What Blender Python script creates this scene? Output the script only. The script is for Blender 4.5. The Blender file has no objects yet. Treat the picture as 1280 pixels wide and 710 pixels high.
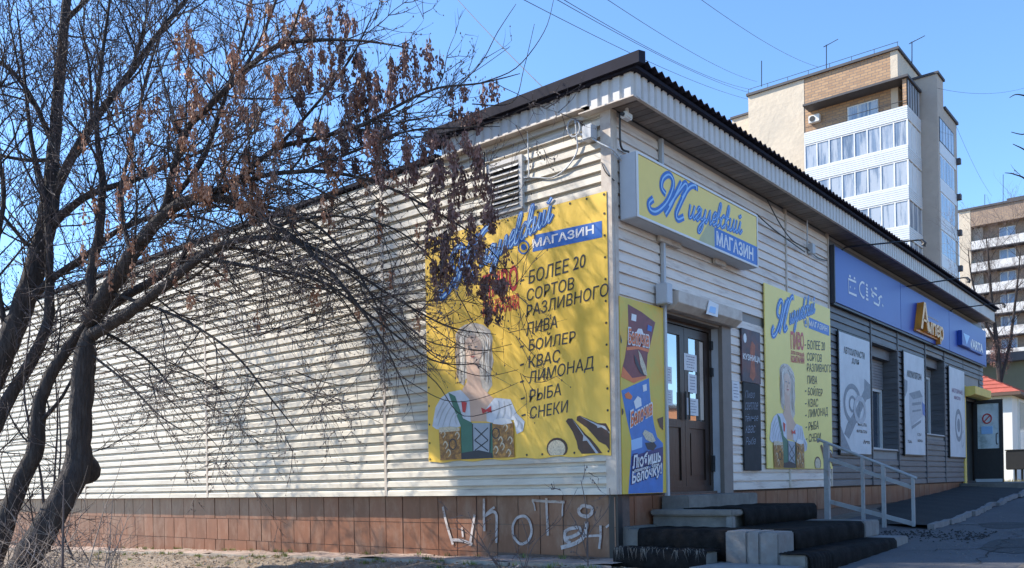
import bpy, math, random
from mathutils import Vector, Matrix
R=math.radians
# ------------------------------------------------------------------ camera, light, exposure
S=bpy.context.scene
YAW,ROLL,FPX,CYP=0.6897551,-.01779974,1092.05,605.31
Hh=Vector((-math.sin(YAW),math.cos(YAW),0)); Rr=Vector((math.cos(YAW),math.sin(YAW),0)); Uu=Vector((0,0,1))
R3=Rr*math.cos(ROLL)+Uu*math.sin(ROLL); U3=-Rr*math.sin(ROLL)+Uu*math.cos(ROLL)
CAM=Vector((5.1728,-8.0474,0.1308))
cd=bpy.data.cameras.new('camera'); cam=bpy.data.objects.new('camera',cd); S.collection.objects.link(cam)
m=Matrix((R3,U3,-Hh)).transposed().to_4x4(); m.translation=CAM; cam.matrix_world=m
cd.sensor_width=36; cd.lens=36*FPX/1280; cd.shift_y=(CYP-355)/1280; cd.clip_end=3000; cd.clip_start=.05
S.camera=cam
SUN_AZ,SUN_EL=R(63),R(40.3)
SUNV=Vector((-math.sin(SUN_AZ)*math.cos(SUN_EL),-math.cos(SUN_AZ)*math.cos(SUN_EL),math.sin(SUN_EL)))
w=bpy.data.worlds.new("World"); S.world=w; w.use_nodes=True
nt=w.node_tree; bg=nt.nodes['Background']
sky=nt.nodes.new('ShaderNodeTexSky'); sky.sky_type='NISHITA'; sky.sun_disc=False
sky.sun_elevation=SUN_EL; sky.sun_rotation=math.pi+SUN_AZ; sky.air_density=1.1; sky.dust_density=.1; sky.ozone_density=5.0; sky.altitude=50
tn=nt.nodes.new('ShaderNodeMix'); tn.data_type='RGBA'; tn.blend_type='MULTIPLY'; tn.inputs[0].default_value=1; tn.inputs[7].default_value=(.94,1.09,1.22,1)
nt.links.new(sky.outputs[0],tn.inputs[6]); nt.links.new(tn.outputs[2],bg.inputs[0]); bg.inputs[1].default_value=.14
sl=bpy.data.lights.new('sun','SUN'); sl.energy=5.0; sl.angle=R(.5); sl.color=(1,.92,.79)
so=bpy.data.objects.new('sun',sl); S.collection.objects.link(so); so.rotation_euler=SUNV.to_track_quat('Z','Y').to_euler()
S.view_settings.view_transform='Standard'; S.view_settings.look='None'; S.view_settings.gamma=1; S.view_settings.use_curve_mapping=False
S.view_settings.exposure=.87
S.render.resolution_x=1024; S.render.resolution_y=568
COL=S.collection
rnd=random.Random(7)
# ------------------------------------------------------------------ measuring helpers (photograph ray -> place)
def ray(x,y): return Hh+R3*((x-640)/FPX)+U3*((CYP-y)/FPX)
def at(x,y,D): return CAM+ray(x,y)*D
def onX(x,y,X): d=ray(x,y); return CAM+d*((X-CAM.x)/d.x)
def onY(x,y,Y): d=ray(x,y); return CAM+d*((Y-CAM.y)/d.y)
def onZ(x,y,Z): d=ray(x,y); return CAM+d*((Z-CAM.z)/d.z)
# ------------------------------------------------------------------ materials
MATS={}
def mat(name,col,rough=.6,var=.18,scale=6,bump=0,rand=0,metal=0,stretch=(1,1,1),col2=None,scale2=None,amt2=.5,lo=.45,hi=.65,bscale=None,bdist=.01,spec=.5,rot=(0,0,0)):
    if name in MATS: return MATS[name]
    m=bpy.data.materials.new(name); m.use_nodes=True; n=m.node_tree; L=n.links
    b=n.nodes['Principled BSDF']; b.inputs['Roughness'].default_value=rough; b.inputs['Metallic'].default_value=metal
    b.inputs['Specular IOR Level'].default_value=spec
    tc=n.nodes.new('ShaderNodeTexCoord'); geo=n.nodes.new('ShaderNodeNewGeometry')
    mp=n.nodes.new('ShaderNodeMapping'); mp.inputs['Scale'].default_value=stretch; mp.inputs['Rotation'].default_value=rot
    L.new(geo.outputs['Position'],mp.inputs[0])
    no=n.nodes.new('ShaderNodeTexNoise'); no.inputs['Scale'].default_value=scale; no.inputs['Detail'].default_value=6; no.inputs['Roughness'].default_value=.65
    L.new(mp.outputs[0],no.inputs[0])
    mr=n.nodes.new('ShaderNodeMapRange'); mr.inputs[1].default_value=.25; mr.inputs[2].default_value=.75
    mr.inputs[3].default_value=1-var; mr.inputs[4].default_value=1+var; L.new(no.outputs[0],mr.inputs[0])
    mul=n.nodes.new('ShaderNodeMix'); mul.data_type='RGBA'; mul.blend_type='MULTIPLY'; mul.inputs[0].default_value=1
    mul.inputs[6].default_value=(*col,1); 
    val=mr.outputs[0]
    if rand:
        oi=n.nodes.new('ShaderNodeObjectInfo'); r2=n.nodes.new('ShaderNodeMapRange'); r2.inputs[3].default_value=1-rand; r2.inputs[4].default_value=1+rand
        L.new(oi.outputs['Random'],r2.inputs[0]); mm=n.nodes.new('ShaderNodeMath'); mm.operation='MULTIPLY'; L.new(val,mm.inputs[0]); L.new(r2.outputs[0],mm.inputs[1]); val=mm.outputs[0]
    L.new(val,mul.inputs[7]); out=mul.outputs[2]
    if col2:
        n2=n.nodes.new('ShaderNodeTexNoise'); n2.inputs['Scale'].default_value=scale2 or scale*.4; n2.inputs['Detail'].default_value=8; n2.inputs['Roughness'].default_value=.7
        L.new(mp.outputs[0],n2.inputs[0])
        r3=n.nodes.new('ShaderNodeMapRange'); r3.inputs[1].default_value=lo; r3.inputs[2].default_value=hi; r3.inputs[4].default_value=amt2; L.new(n2.outputs[0],r3.inputs[0])
        mx=n.nodes.new('ShaderNodeMix'); mx.data_type='RGBA'; L.new(r3.outputs[0],mx.inputs[0]); L.new(out,mx.inputs[6]); mx.inputs[7].default_value=(*col2,1); out=mx.outputs[2]
    L.new(out,b.inputs['Base Color'])
    if bump:
        nb=n.nodes.new('ShaderNodeTexNoise'); nb.inputs['Scale'].default_value=bscale or scale*3; nb.inputs['Detail'].default_value=5; L.new(mp.outputs[0],nb.inputs[0])
        bp=n.nodes.new('ShaderNodeBump'); bp.inputs['Strength'].default_value=bump; bp.inputs['Distance'].default_value=bdist; L.new(nb.outputs[0],bp.inputs['Height']); L.new(bp.outputs[0],b.inputs['Normal'])
    MATS[name]=m; return m
def glass(name,col=(.05,.07,.1),rough=.08):
    return mat(name,col,rough,var=.3,scale=1.5,spec=1.0,bump=.06,bscale=1.2,bdist=.05)
M_SIDE=mat('cream_siding',(.60,.55,.465),.5,.1,3,rand=.08,col2=(.33,.27,.22),scale2=2.2,amt2=.75,lo=.47,hi=.76,stretch=(.6,.6,5),bump=.15,bscale=4,bdist=.004)
M_SIDEB=mat('worn_white_siding',(.72,.64,.57),.5,.1,3,rand=.07,col2=(.30,.19,.14),scale2=2.6,amt2=.75,lo=.52,hi=.75,stretch=(.6,.5,4),bump=.15,bscale=4,bdist=.004)
M_SIDEG=mat('grey_siding',(.115,.115,.125),.5,.1,3,rand=.1,col2=(.05,.05,.055),scale2=2.5,amt2=.6,stretch=(.6,.5,4))
M_TRIM=mat('cream_trim',(.55,.48,.41),.5,.1,5,col2=(.3,.2,.15),scale2=4,amt2=.5)
M_FASC=mat('white_corrugated',(.58,.56,.54),.5,.07,5,col2=(.3,.27,.25),scale2=3,amt2=.5,lo=.5,hi=.8)
M_ROOF=mat('dark_roof_sheet',(.02,.02,.032),.75,.2,5,spec=.1)
M_SOFF=mat('brown_soffit',(.21,.175,.15),.6,.2,4,rand=.15,col2=(.08,.06,.05),scale2=3)
M_TILE=mat('terracotta_tile',(.205,.086,.047),.33,.16,7,rand=.15,col2=(.29,.20,.15),scale2=3.5,amt2=.75,lo=.48,hi=.75,bump=.2,bscale=14,bdist=.004,stretch=(1,1,.5))
M_GROUT=mat('dark_grout',(.13,.09,.075),.9,.3,20)
M_CONC=mat('grey_concrete',(.18,.17,.155),.9,.35,4,col2=(.07,.065,.06),bump=.5,bscale=25,bdist=.01)
M_WCONC=mat('whitewashed_concrete',(.21,.205,.20),.9,.2,8,col2=(.18,.16,.15),scale2=6,amt2=.8,lo=.45,hi=.62,bump=.6,bscale=20,bdist=.012)
M_MAT=mat('black_rubber_mat',(.016,.015,.015),.9,.6,9,bump=.8,bscale=90,bdist=.008,spec=.08)
M_BLACK=mat('black_metal',(.02,.02,.022),.45,.2,10)
M_ALU=mat('painted_rail_grey',(.34,.35,.36),.45,.12,8,col2=(.22,.15,.1),scale2=9,amt2=.6,lo=.55,hi=.7)
M_WHITE=mat('white_plastic',(.7,.7,.69),.4,.06,4)
M_LGREY=mat('light_grey_metal',(.45,.47,.5),.45,.08,4)
M_BLUEG=mat('pale_reveal',(.5,.52,.56),.6,.12,4)
M_BROWN=mat('dark_brown_wood',(.032,.018,.013),.35,.35,5,stretch=(3,3,.5),bump=.2)
M_TAUPE=mat('taupe_post',(.2,.17,.15),.6,.15,6)
M_GLASS=glass('window_glass'); M_GLASSD=mat('door_glass',(.5,.5,.5),.03,.1,2,metal=.9,bump=.03,bscale=1.5,bdist=.03)
M_YEL=mat('yellow_vinyl_banner',(.84,.54,.075),.42,.07,2,bump=.22,bscale=2.2,bdist=.04,stretch=(2.2,1,.7),rot=(0,R(40),0))
M_YELS=mat('yellow_sign_face',(.86,.63,.12),.35,.06,2)
M_YELB=mat('pale_yellow_board',(.93,.76,.24),.5,.06,2,bump=.1)
M_BLUE=mat('print_blue',(.02,.13,.47),.4,.06,6); M_LBLUE=mat('print_light_blue',(.30,.52,.82),.4,.05,6)
M_PBLACK=mat('print_black',(.025,.03,.045),.45,.1,6); M_RED=mat('print_red',(.55,.035,.04),.4,.08,6)
M_PWHITE=mat('print_white',(.75,.75,.76),.45,.06,8)
M_SBLUE=mat('sign_blue',(.015,.07,.37),.4,.06,1.5); M_SBLUE2=mat('sign_light_blue',(.11,.25,.62),.4,.05,1.5)
M_BARK=mat('bark',(.04,.032,.03),.95,.5,14,bump=1,bscale=22,bdist=.04,stretch=(1.6,1.6,.35),col2=(.10,.085,.075),scale2=9,amt2=.6,lo=.5,hi=.68)
M_TWIG=mat('twig_bark',(.095,.072,.068),.8,.3,3)
M_TWIGL=mat('pale_twig_bark',(.25,.2,.17),.8,.3,3)
M_SEED=mat('dry_seed_keys',(.52,.27,.16),.7,.5,5,col2=(.16,.08,.06),scale2=2.5,amt2=.9,lo=.45,hi=.65)
M_SEEDD=mat('dark_seed_keys',(.27,.14,.11),.75,.6,9,col2=(.07,.04,.04),scale2=3,amt2=.9,lo=.42,hi=.6)  # darker copy of the seed keys, backlit look painted into the colour
# ------------------------------------------------------------------ mesh helpers
class MB:
    def __init__(s): s.v=[]; s.f=[]
    def box(s,x0,x1,y0,y1,z0,z1):
        if x0>x1:x0,x1=x1,x0
        if y0>y1:y0,y1=y1,y0
        if z0>z1:z0,z1=z1,z0
        b=len(s.v); s.v+=[(x0,y0,z0),(x1,y0,z0),(x1,y1,z0),(x0,y1,z0),(x0,y0,z1),(x1,y0,z1),(x1,y1,z1),(x0,y1,z1)]
        s.f+=[tuple(b+i for i in q) for q in ((0,3,2,1),(4,5,6,7),(0,1,5,4),(1,2,6,5),(2,3,7,6),(3,0,4,7))]; return s
    def quad(s,*p):
        b=len(s.v); s.v+=[tuple(q) for q in p]; s.f.append(tuple(range(b,b+len(p)))); return s
    def tube(s,pts,rad,n=6,cap=True):
        pts=[Vector(p) for p in pts]
        if not hasattr(rad,'__len__'): rad=[rad]*len(pts)
        b0=len(s.v); up=None
        for i,p in enumerate(pts):
            t=(pts[min(i+1,len(pts)-1)]-pts[max(i-1,0)])
            if t.length<1e-9: t=Vector((0,0,1))
            t.normalize()
            if up is None: up=t.orthogonal().normalized()
            else:
                up=up-t*up.dot(t); up=up.normalized() if up.length>1e-6 else t.orthogonal().normalized()
            o=t.cross(up)
            for k in range(n):
                a=2*math.pi*k/n; s.v.append(tuple(p+(up*math.cos(a)+o*math.sin(a))*rad[i]))
        for i in range(len(pts)-1):
            for k in range(n):
                a=b0+i*n+k; c=b0+i*n+(k+1)%n; s.f.append((a,c,c+n,a+n))
        if cap and n>3:
            s.f.append(tuple(b0+k for k in range(n))[::-1]); e=b0+(len(pts)-1)*n; s.f.append(tuple(e+k for k in range(n)))
        return s
    def prism(s,poly,fn,w0,w1):          # poly in (u,v), fn(u,v,w)->xyz
        n=len(poly); b=len(s.v)
        for w in (w0,w1): s.v+=[tuple(fn(u,v,w)) for u,v in poly]
        s.f.append(tuple(b+i for i in range(n))[::-1]); s.f.append(tuple(b+n+i for i in range(n)))
        for i in range(n): j=(i+1)%n; s.f.append((b+i,b+j,b+n+j,b+n+i))
        return s
    def grid(s,nu,nv,fn):
        b=len(s.v)
        for j in range(nv+1):
            for i in range(nu+1): s.v.append(tuple(fn(i/nu,j/nv)))
        for j in range(nv):
            for i in range(nu):
                a=b+j*(nu+1)+i; s.f.append((a,a+1,a+nu+2,a+nu+1))
        return s
    def mesh(s,name,m,smooth=False):
        me=bpy.data.meshes.new(name); me.from_pydata(s.v,[],s.f)
        if m: me.materials.append(m)
        if smooth:
            me.polygons.foreach_set('use_smooth',[True]*len(me.polygons))
        me.update(); return me
    def build(s,name,m,parent=None,smooth=False,bevel=0,kind=None):
        me=s.mesh(name,m,smooth)
        if bevel:
            import bmesh
            bm=bmesh.new(); bm.from_mesh(me); bmesh.ops.recalc_face_normals(bm,faces=bm.faces)
            bmesh.ops.bevel(bm,geom=bm.edges[:],offset=bevel,segments=2,affect='EDGES',clamp_overlap=True); bm.to_mesh(me); bm.free()
        return link(name,me,parent,kind)
def link(name,me,parent=None,kind=None,loc=None):
    o=bpy.data.objects.new(name,me); COL.objects.link(o)
    if parent:
        o.parent=parent; o.matrix_parent_inverse=Matrix.Translation(-parent.location) if parent.get('_t') else Matrix.Identity(4)
    if loc is not None: o.location=loc
    if kind: o['kind']=kind
    return o
def thing(name,label,cat,loc,group=None):
    o=bpy.data.objects.new(name,None); COL.objects.link(o); o.location=loc; o.empty_display_size=.2
    o['label']=label; o['category']=cat; o['_t']=1
    if group: o['group']=group
    return o
def tag(o,label,cat,group=None):
    o['label']=label; o['category']=cat
    if group: o['group']=group
    return o
def structure(o,label,cat): o['kind']='structure'; return o
def fA(u,v,w): return Vector((u,-w,v))
def fB(u,v,w): return Vector((w,u,v))
def catmull(p,n=8,closed=False):
    p=[Vector((*q,0)) if len(q)==2 else Vector(q) for q in p]; out=[]
    N=len(p)
    for i in range(N if closed else N-1):
        g=lambda k: p[k%N] if closed else p[max(0,min(N-1,k))]
        a,b,c,d=g(i-1),g(i),g(i+1),g(i+2)
        for k in range(n):
            t=k/n; out.append(.5*((2*b)+(c-a)*t+(2*a-5*b+4*c-d)*t*t+(3*b-a-3*c+d)*t**3))
    out.append(p[0] if closed else p[-1]); return out
def ribbon(mb,pts,width,fn,w,th=.0008,smooth=6,closed=False,taper=False):
    pts=catmull(pts,smooth,closed) if smooth else [Vector((*q,0)) for q in pts]
    Lf=[];Rt=[]; N=len(pts)
    for i,p in enumerate(pts):
        t=pts[min(i+1,N-1)]-pts[max(i-1,0)]
        if t.length<1e-9: t=Vector((1,0,0))
        t.normalize(); nrm=Vector((-t.y,t.x,0)); ww=width/2
        if taper: ww*=.35+.65*math.sin(math.pi*(i+.5)/N)
        Lf.append(p+nrm*ww); Rt.append(p-nrm*ww)
    b=len(mb.v)
    for i in range(N):
        dz=th*.6*i/N
        mb.v.append(tuple(fn(Lf[i].x,Lf[i].y,w+dz))); mb.v.append(tuple(fn(Rt[i].x,Rt[i].y,w+dz)))
    for i in range(N-1):
        a=b+2*i; mb.f.append((a,a+1,a+3,a+2))
def poly(mb,pts,fn,w): mb.quad(*[fn(u,v,w) for u,v in pts])
def ell(cx,cy,rx,ry,n=20,a0=0,a1=360): return [(cx+rx*math.cos(R(a0+(a1-a0)*k/n)),cy+ry*math.sin(R(a0+(a1-a0)*k/n))) for k in range(n if a1-a0>=360 else n+1)]
def textmesh(s,bold=0,shear=0,ext=0):
    c=bpy.data.curves.new('t','FONT'); c.body=s; c.shear=shear; c.offset=bold; c.resolution_u=3; c.extrude=ext
    o=bpy.data.objects.new('t',c); COL.objects.link(o); dg=bpy.context.evaluated_depsgraph_get(); dg.update()
    me=bpy.data.meshes.new_from_object(o.evaluated_get(dg)); bpy.data.objects.remove(o); 
    vs=[v.co.copy() for v in me.vertices]; fs=[tuple(p.vertices) for p in me.polygons]; bpy.data.meshes.remove(me); bpy.data.curves.remove(c)
    return vs,fs
def text(mb,s,u0,u1,v0,v1,fn,w,bold=.015,shear=0,depth=0,slope=0):
    vs,fs=textmesh(s,bold,shear,.5 if depth else 0)
    if not vs: return
    x0=min(v.x for v in vs);x1=max(v.x for v in vs);y0=min(v.y for v in vs);y1=max(v.y for v in vs)
    b=len(mb.v)
    for v in vs:
        a=(v.x-x0)/(x1-x0); uu=u0+(u1-u0)*a; vv=v0+(v1-v0)*(v.y-y0)/(y1-y0)+slope*(uu-u0)
        mb.v.append(tuple(fn(uu,vv,w+(v.z+.5)*depth if depth else w)))
    mb.f+=[tuple(b+i for i in f) for f in fs]
# terrain height
def gz(x,y):
    z=-.74+(.022*max(x,-30) if x<0 else -.015*min(x,4))
    z+=.1*min(0,max(y,-14)+.6) if y<0 else .034*min(y,18)*(1 if x>-1 else max(0,1+(x+1)/3))
    return z
# ------------------------------------------------------------------ ground
M_SOIL=mat('dry_soil',(.23,.18,.14),.95,.4,3,col2=(.12,.10,.07),scale2=1.5,amt2=.8,bump=1,bscale=14,bdist=.05)
M_ASPH=mat('asphalt',(.082,.08,.085),.9,.3,60,col2=(.12,.115,.12),scale2=.7,amt2=.7,bump=.6,bscale=120,bdist=.008)
M_APRON=mat('worn_apron_concrete',(.40,.30,.25),.95,.3,10,col2=(.22,.17,.14),scale2=3,amt2=.8,bump=.8,bscale=25,bdist=.02)
M_BASPH=mat('fresh_black_asphalt',(.022,.021,.022),.95,.4,40,bump=.7,bscale=80,bdist=.01)
def axis(a,b,fine0,fine1,fs,cs):
    out=[a]; x=a
    while x<b-1e-6:
        st=fs if fine0<=x<fine1 else cs if abs(x-(fine0+fine1)/2)<60 else 60
        x=min(b,x+st); out.append(x)
    return out
def sheet(xs,ys,zf):
    mb=MB(); nx=len(xs)
    for y in ys:
        for x in xs: mb.v.append((x,y,zf(x,y)))
    for j in range(len(ys)-1):
        for i in range(nx-1):
            a=j*nx+i; mb.f.append((a,a+1,a+nx+1,a+nx))
    return mb
def rough_gz(x,y):
    z=gz(x,y)
    if x<1 and y<-.68 and x>-30 and y>-14: z+=.03*math.sin(x*3.1+y*1.7)*math.sin(y*4.3-x)+.02*math.sin(x*9+y*5)+.012*math.sin(x*23+y*31)+.01
    return z
g=sheet(axis(-900,900,-14,3,.16,4),axis(-900,1500,-6,1,.16,4),rough_gz).build('ground',M_SOIL,smooth=True); g['kind']='structure'
# asphalt yard in front of face B
def asph_x0(y): return .35 if y>-.2 else .35+(-.2-y)*.35
mb=MB()
ysl=[-16+.5*i for i in range(0,68)]
N=22
for y in ysl:
    for i in range(N+1):
        t=i/N; x=max(asph_x0(y),1.9 if y<-.3 else .35)*(1-t)+(14)*t; mb.v.append((x,y,gz(x,y)+.006))
for j in range(len(ysl)-1):
    for i in range(N): a=j*(N+1)+i; mb.f.append((a,a+1,a+N+2,a+N+1))
r=mb.build('road',M_ASPH); r['kind']='structure'
# crack line in the asphalt
mb=MB(); p0=onZ(1180,657,-.58); p1=onZ(1300,657,-.58); pts=[]
for i in range(30):
    t=i/29; q=p0.lerp(p1,t); pts.append((q.x+rnd.uniform(-.02,.02),q.y+rnd.uniform(-.05,.05)))
ribbon(mb,pts,.035,lambda u,v,w: Vector((u,v,gz(u,v)+.012)),0,smooth=2)

for (xa,ya,xb,yb,wd_) in ((2.3,2.2,4.6,4.2,.02),(3.2,1.2,3.0,5.2,.018),(4.4,3.6,9,7.5,.02),(2.6,7.5,6,11,.025),(3.6,2.4,7.5,2.0,.015),(3.0,5.5,3.6,13,.02)):
    pts=[]
    for i in range(26):
        t=i/25; pts.append((xa+(xb-xa)*t+rnd.gauss(0,.04),ya+(yb-ya)*t+rnd.gauss(0,.04)))
    ribbon(mb,pts,wd_,lambda u,v,w: Vector((u,v,gz(u,v)+.013)),0,smooth=2,taper=True)
c=mb.build('asphalt_cracks',M_BASPH); c['kind']='structure'
mb=MB()
for (cx_,cy_,rx_,ry_) in ((3.4,3.4,.5,.9),(2.7,5.9,.35,.6),(4.6,6.5,.6,1.3)):
    pl=[(cx_+rx_*math.cos(a)*rnd.uniform(.8,1.15),cy_+ry_*math.sin(a)*rnd.uniform(.8,1.15)) for a in [k*.42 for k in range(15)]]
    n0=len(mb.v); mb.v.append((cx_,cy_,gz(cx_,cy_)+.0105)); mb.v+=[(u,v,gz(u,v)+.0105) for u,v in pl]; mb.f+=[(n0,n0+1+k,n0+1+(k+1)%15) for k in range(15)]
c=mb.build('asphalt_patch',mat('patched_asphalt',(.05,.05,.052),.95,.4,50,bump=.6,bscale=90)); c['kind']='structure'
M_DUST=mat('grit',(.16,.15,.14),.9,.5,9); mb=MB()
for i in range(2600):
    x=rnd.uniform(2.0,6); y=rnd.uniform(-1,12); s=rnd.uniform(.003,.012); z=gz(x,y)+.007; b=len(mb.v); a=rnd.uniform(0,6)
    for k in range(3): mb.v.append((x+s*math.cos(a+k*2.1),y+s*math.sin(a+k*2.1),z))
    mb.v.append((x,y,z+s)); mb.f+=[(b,b+1,b+3),(b+1,b+2,b+3),(b+2,b,b+3)]
g_=mb.build('grit',M_DUST,kind='stuff'); tag(g_,'fine pale grit scattered over the shaded asphalt','grit')
# concrete apron strip along plinth of face A + kerb stones
mb=MB()
mb.grid(240,6,lambda a,b: (-22+22.3*a,-.58+.72*b,gz(-22+22.3*a,-.3)+.03+.008*math.sin(a*190+b*4)+.012*math.sin(a*77)))
mb.grid(240,1,lambda a,b: (-22+22.3*a,-.58,gz(-22+22.3*a,-.3)-.2+.23*b+.0*a))
a_=mb.build('pavement',M_APRON); a_['kind']='structure'
kerb=thing('kerb','long row of pale kerb stones edging the apron below the tiled plinth','kerb',(-7,-.64,-.95))
M_KERB=mat('kerb_concrete',(.33,.29,.25),.9,.25,9,rand=.12,col2=(.25,.2,.16),amt2=.7,bump=.5,bscale=25)
x=-21
while x<.1:
    l=1.0 if x+1<0.2 else .2-x
    z=gz(x+.5,-.3)+.035+rnd.uniform(-.008,.008); 
    MB().box(x+.008,x+l-.008,-.645,-.578,z-.22,z+rnd.uniform(-.012,.006)).build('kerb_stone',M_KERB,kerb,bevel=.01); x+=l
# gravel / litter / leaves
mb=MB()
for i in range(5200):
    x=rnd.uniform(-11,1.2); y=-.66-abs(rnd.gauss(0,1.5))
    if y<-7: continue
    s=rnd.uniform(.006,.022)*(1.7 if rnd.random()<.05 else 1); z=rough_gz(x,y)
    b=len(mb.v); a=rnd.uniform(0,6)
    for k in range(4): mb.v.append((x+s*math.cos(a+k*1.57)*rnd.uniform(.6,1.2),y+s*math.sin(a+k*1.57)*rnd.uniform(.6,1.2),z))
    mb.v.append((x,y,z+s*rnd.uniform(.5,.9))); mb.f+=[(b+k,b+(k+1)%4,b+4) for k in range(4)]
M_GRAV=mat('gravel',(.33,.28,.24),.9,.5,11,col2=(.16,.12,.09),scale2=7,amt2=.9)
g=mb.build('gravel',M_GRAV,kind='stuff'); tag(g,'loose gravel and grit on the bare soil before the plinth','gravel')
mb=MB()
for i in range(4200):
    x=rnd.uniform(-11,.8); y=rnd.choice([-.05,-.62,-.7])-abs(rnd.gauss(0,.08)) if rnd.random()<.25 else -.7-abs(rnd.gauss(0,1.6))
    if y<-7: continue
    z=(gz(x,-.3)+.045 if y>-.58 else rough_gz(x,y)+.012); s=rnd.uniform(.012,.03); a=rnd.uniform(0,6.3); d=Vector((math.cos(a),math.sin(a),rnd.uniform(-.1,.5)))*s; e=Vector((-math.sin(a),math.cos(a),rnd.uniform(-.3,.5)))*s*.5
    p=Vector((x,y,z)); mb.quad(p-d,p-e,p+d,p+e)
M_LITT=mat('dead_leaves',(.24,.15,.085),.9,.5,9)
g=mb.build('leaf_litter',M_LITT,kind='stuff'); tag(g,'brown dead leaves scattered on soil and apron','leaf litter')
mb=MB()
for i in range(130):
    x=rnd.uniform(-11,.2); y=rnd.choice([-.02,-.7,-.75])+rnd.uniform(-.05,.02)
    if rnd.random()<.35: y=-.8-abs(rnd.gauss(0,1.2))
    z=gz(x,-.3)+.03 if y>-.58 else rough_gz(x,y)
    for k in range(rnd.randint(10,30)):
        a=rnd.uniform(0,6.3); h=rnd.uniform(.025,.075); q=Vector((x+rnd.gauss(0,.03),y+rnd.gauss(0,.02) if y<-.1 else y-abs(rnd.gauss(0,.01)),z)); t=Vector((math.cos(a)*h*.6,math.sin(a)*h*.6,h)); s=Vector((-math.sin(a),math.cos(a),0))*.004
        mb.quad(q-s,q+s,q+t)
M_GRASS=mat('young_grass',(.16,.20,.035),.8,.4,9)
g=mb.build('grass',M_GRASS,kind='stuff'); tag(g,'small green weeds and grass tufts sprouting along the kerb','grass')
# far lit lawn
mb=MB()
M_LAWN=mat('dry_lawn',(.24,.22,.09),.95,.35,4,col2=(.3,.25,.15),amt2=.7,bump=1,bscale=30,bdist=.05)
mb.grid(30,30,lambda a,b:(-8+30*a,20.4+26*b,-.11+.005+.08*b)); g=mb.build('lawn',M_LAWN); g['kind']='structure'
mb=MB()
for i in range(3500):
    x=rnd.uniform(-3,5);y=20.5+rnd.random()**1.5*16;h=rnd.uniform(.04,.14);a=rnd.uniform(0,6.3);q=Vector((x,y,-.11+.003*(y-20)));t=Vector((math.cos(a)*h*.5,math.sin(a)*h*.5,h));s=Vector((-math.sin(a),math.cos(a),0))*.012
    mb.quad(q-s,q+s,q+t)
g=mb.build('grass',M_LAWN,kind='stuff'); tag(g,'dry sunlit grass beyond the far open door','grass')
# ------------------------------------------------------------------ the shop building
B=thing('shop_building','long low shop with cream lap siding, terracotta tiled plinth and corrugated roof edge','building',(0,0,-.75))
LEN=18.2; TOP=4.27
M_CORE=mat('wall_backing',(.3,.29,.28),.8,.1,3)
core=MB()
core.box(-22,-.0,.0,.3,0,TOP)                        # A wall
core.box(-.3,-.001,.3,1.06,0,TOP); core.box(-.3,-.001,1.06,2.55,2.2,TOP); core.box(-.3,-.001,2.55,8.7,0,TOP)
core.box(-.3,-.001,8.7,10.36,0,.64); core.box(-.3,-.001,8.7,10.36,2.68,TOP)
core.box(-.3,-.001,10.36,12.42,0,TOP); core.box(-.3,-.001,12.42,14.05,0,1.04); core.box(-.3,-.001,12.42,14.05,2.84,TOP)
core.box(-.3,-.001,14.05,15.95,0,TOP); core.box(-.3,-.001,15.95,17.7,2.38,TOP); core.box(-.3,-.001,17.7,LEN,0,TOP)
core.box(-22,0,LEN-.3,LEN-.003,-.6,TOP); core.box(-22,-21.7,.3,LEN-.3,-1,TOP)
core.build('wall',M_CORE,B)
MB().box(-21.9,-.1,.31,LEN-.31,-.3,-.05).build('floor_slab',M_CONC,B)
PITCH=.122
PROFA=[(0,0),(.049,0),(.043,.068),(.037,.075),(.002,.081),(.002,.1215),(0,.1215)]
PROFB=[(0,0),(.030,0),(.024,.09),(.020,.096),(.005,.102),(.005,.1215),(0,.1215)]
def board_mesh(u0,u1,fn,m,top=PITCH):
    mb=MB(); PROF=PROFA if fn is fA else PROFB; n=len(PROF); 
    for u in (u0,u1):
        for w_,v_ in PROF: mb.v.append(tuple(fn(u,min(v_,top-.0005),w_+.001)))
    for i in range(n-1): mb.f.append((i,i+1,n+i+1,n+i))
    mb.f.append(tuple(range(n))[::-1]); mb.f.append(tuple(range(n,2*n))); return mb.mesh('siding_board',m)
def boards(u0,u1,fn,m,z0,z1,joined=None):
    me=board_mesh(u0,u1,fn,m)
    k0=math.ceil(z0/PITCH-1e-6)
    k=k0
    while (k+1)*PITCH<=z1+.03:
        if joined is None: link('siding_board',me,B,loc=(0,0,k*PITCH+rnd.uniform(-.0012,.0006))).rotation_euler=(0,rnd.uniform(-.0006,.0006),0) if fn is fA else (rnd.uniform(-.0006,.0006),0,0)
        else:
            b=len(joined.v); joined.v+=[(v.co.x,v.co.y,v.co.z+k*PITCH) for v in me.vertices]; joined.f+=[tuple(b+i for i in p.vertices) for p in me.polygons]
        k+=1
boards(-3.61,-.07,fA,M_SIDE,0,TOP); boards(-7.99,-3.65,fA,M_SIDE,0,TOP); boards(-12.4,-8.03,fA,M_SIDE,0,TOP)
J=MB(); boards(-22,-12.44,fA,M_SIDE,0,TOP,J); J.build('siding',M_SIDE,B,kind='stuff')
boards(.07,.99,fB,M_SIDEB,0,TOP-.1); boards(1.03,4.74,fB,M_SIDEB,2.4,TOP-.1); boards(2.79,4.74,fB,M_SIDEB,0,2.38); boards(4.78,6.52,fB,M_SIDEB,0,TOP-.1)
boards(6.56,8.68,fB,M_SIDEG,0,3.1); boards(10.4,12.4,fB,M_SIDEG,0,3.1); boards(8.72,10.36,fB,M_SIDEG,0,.55)
J=MB()
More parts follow.
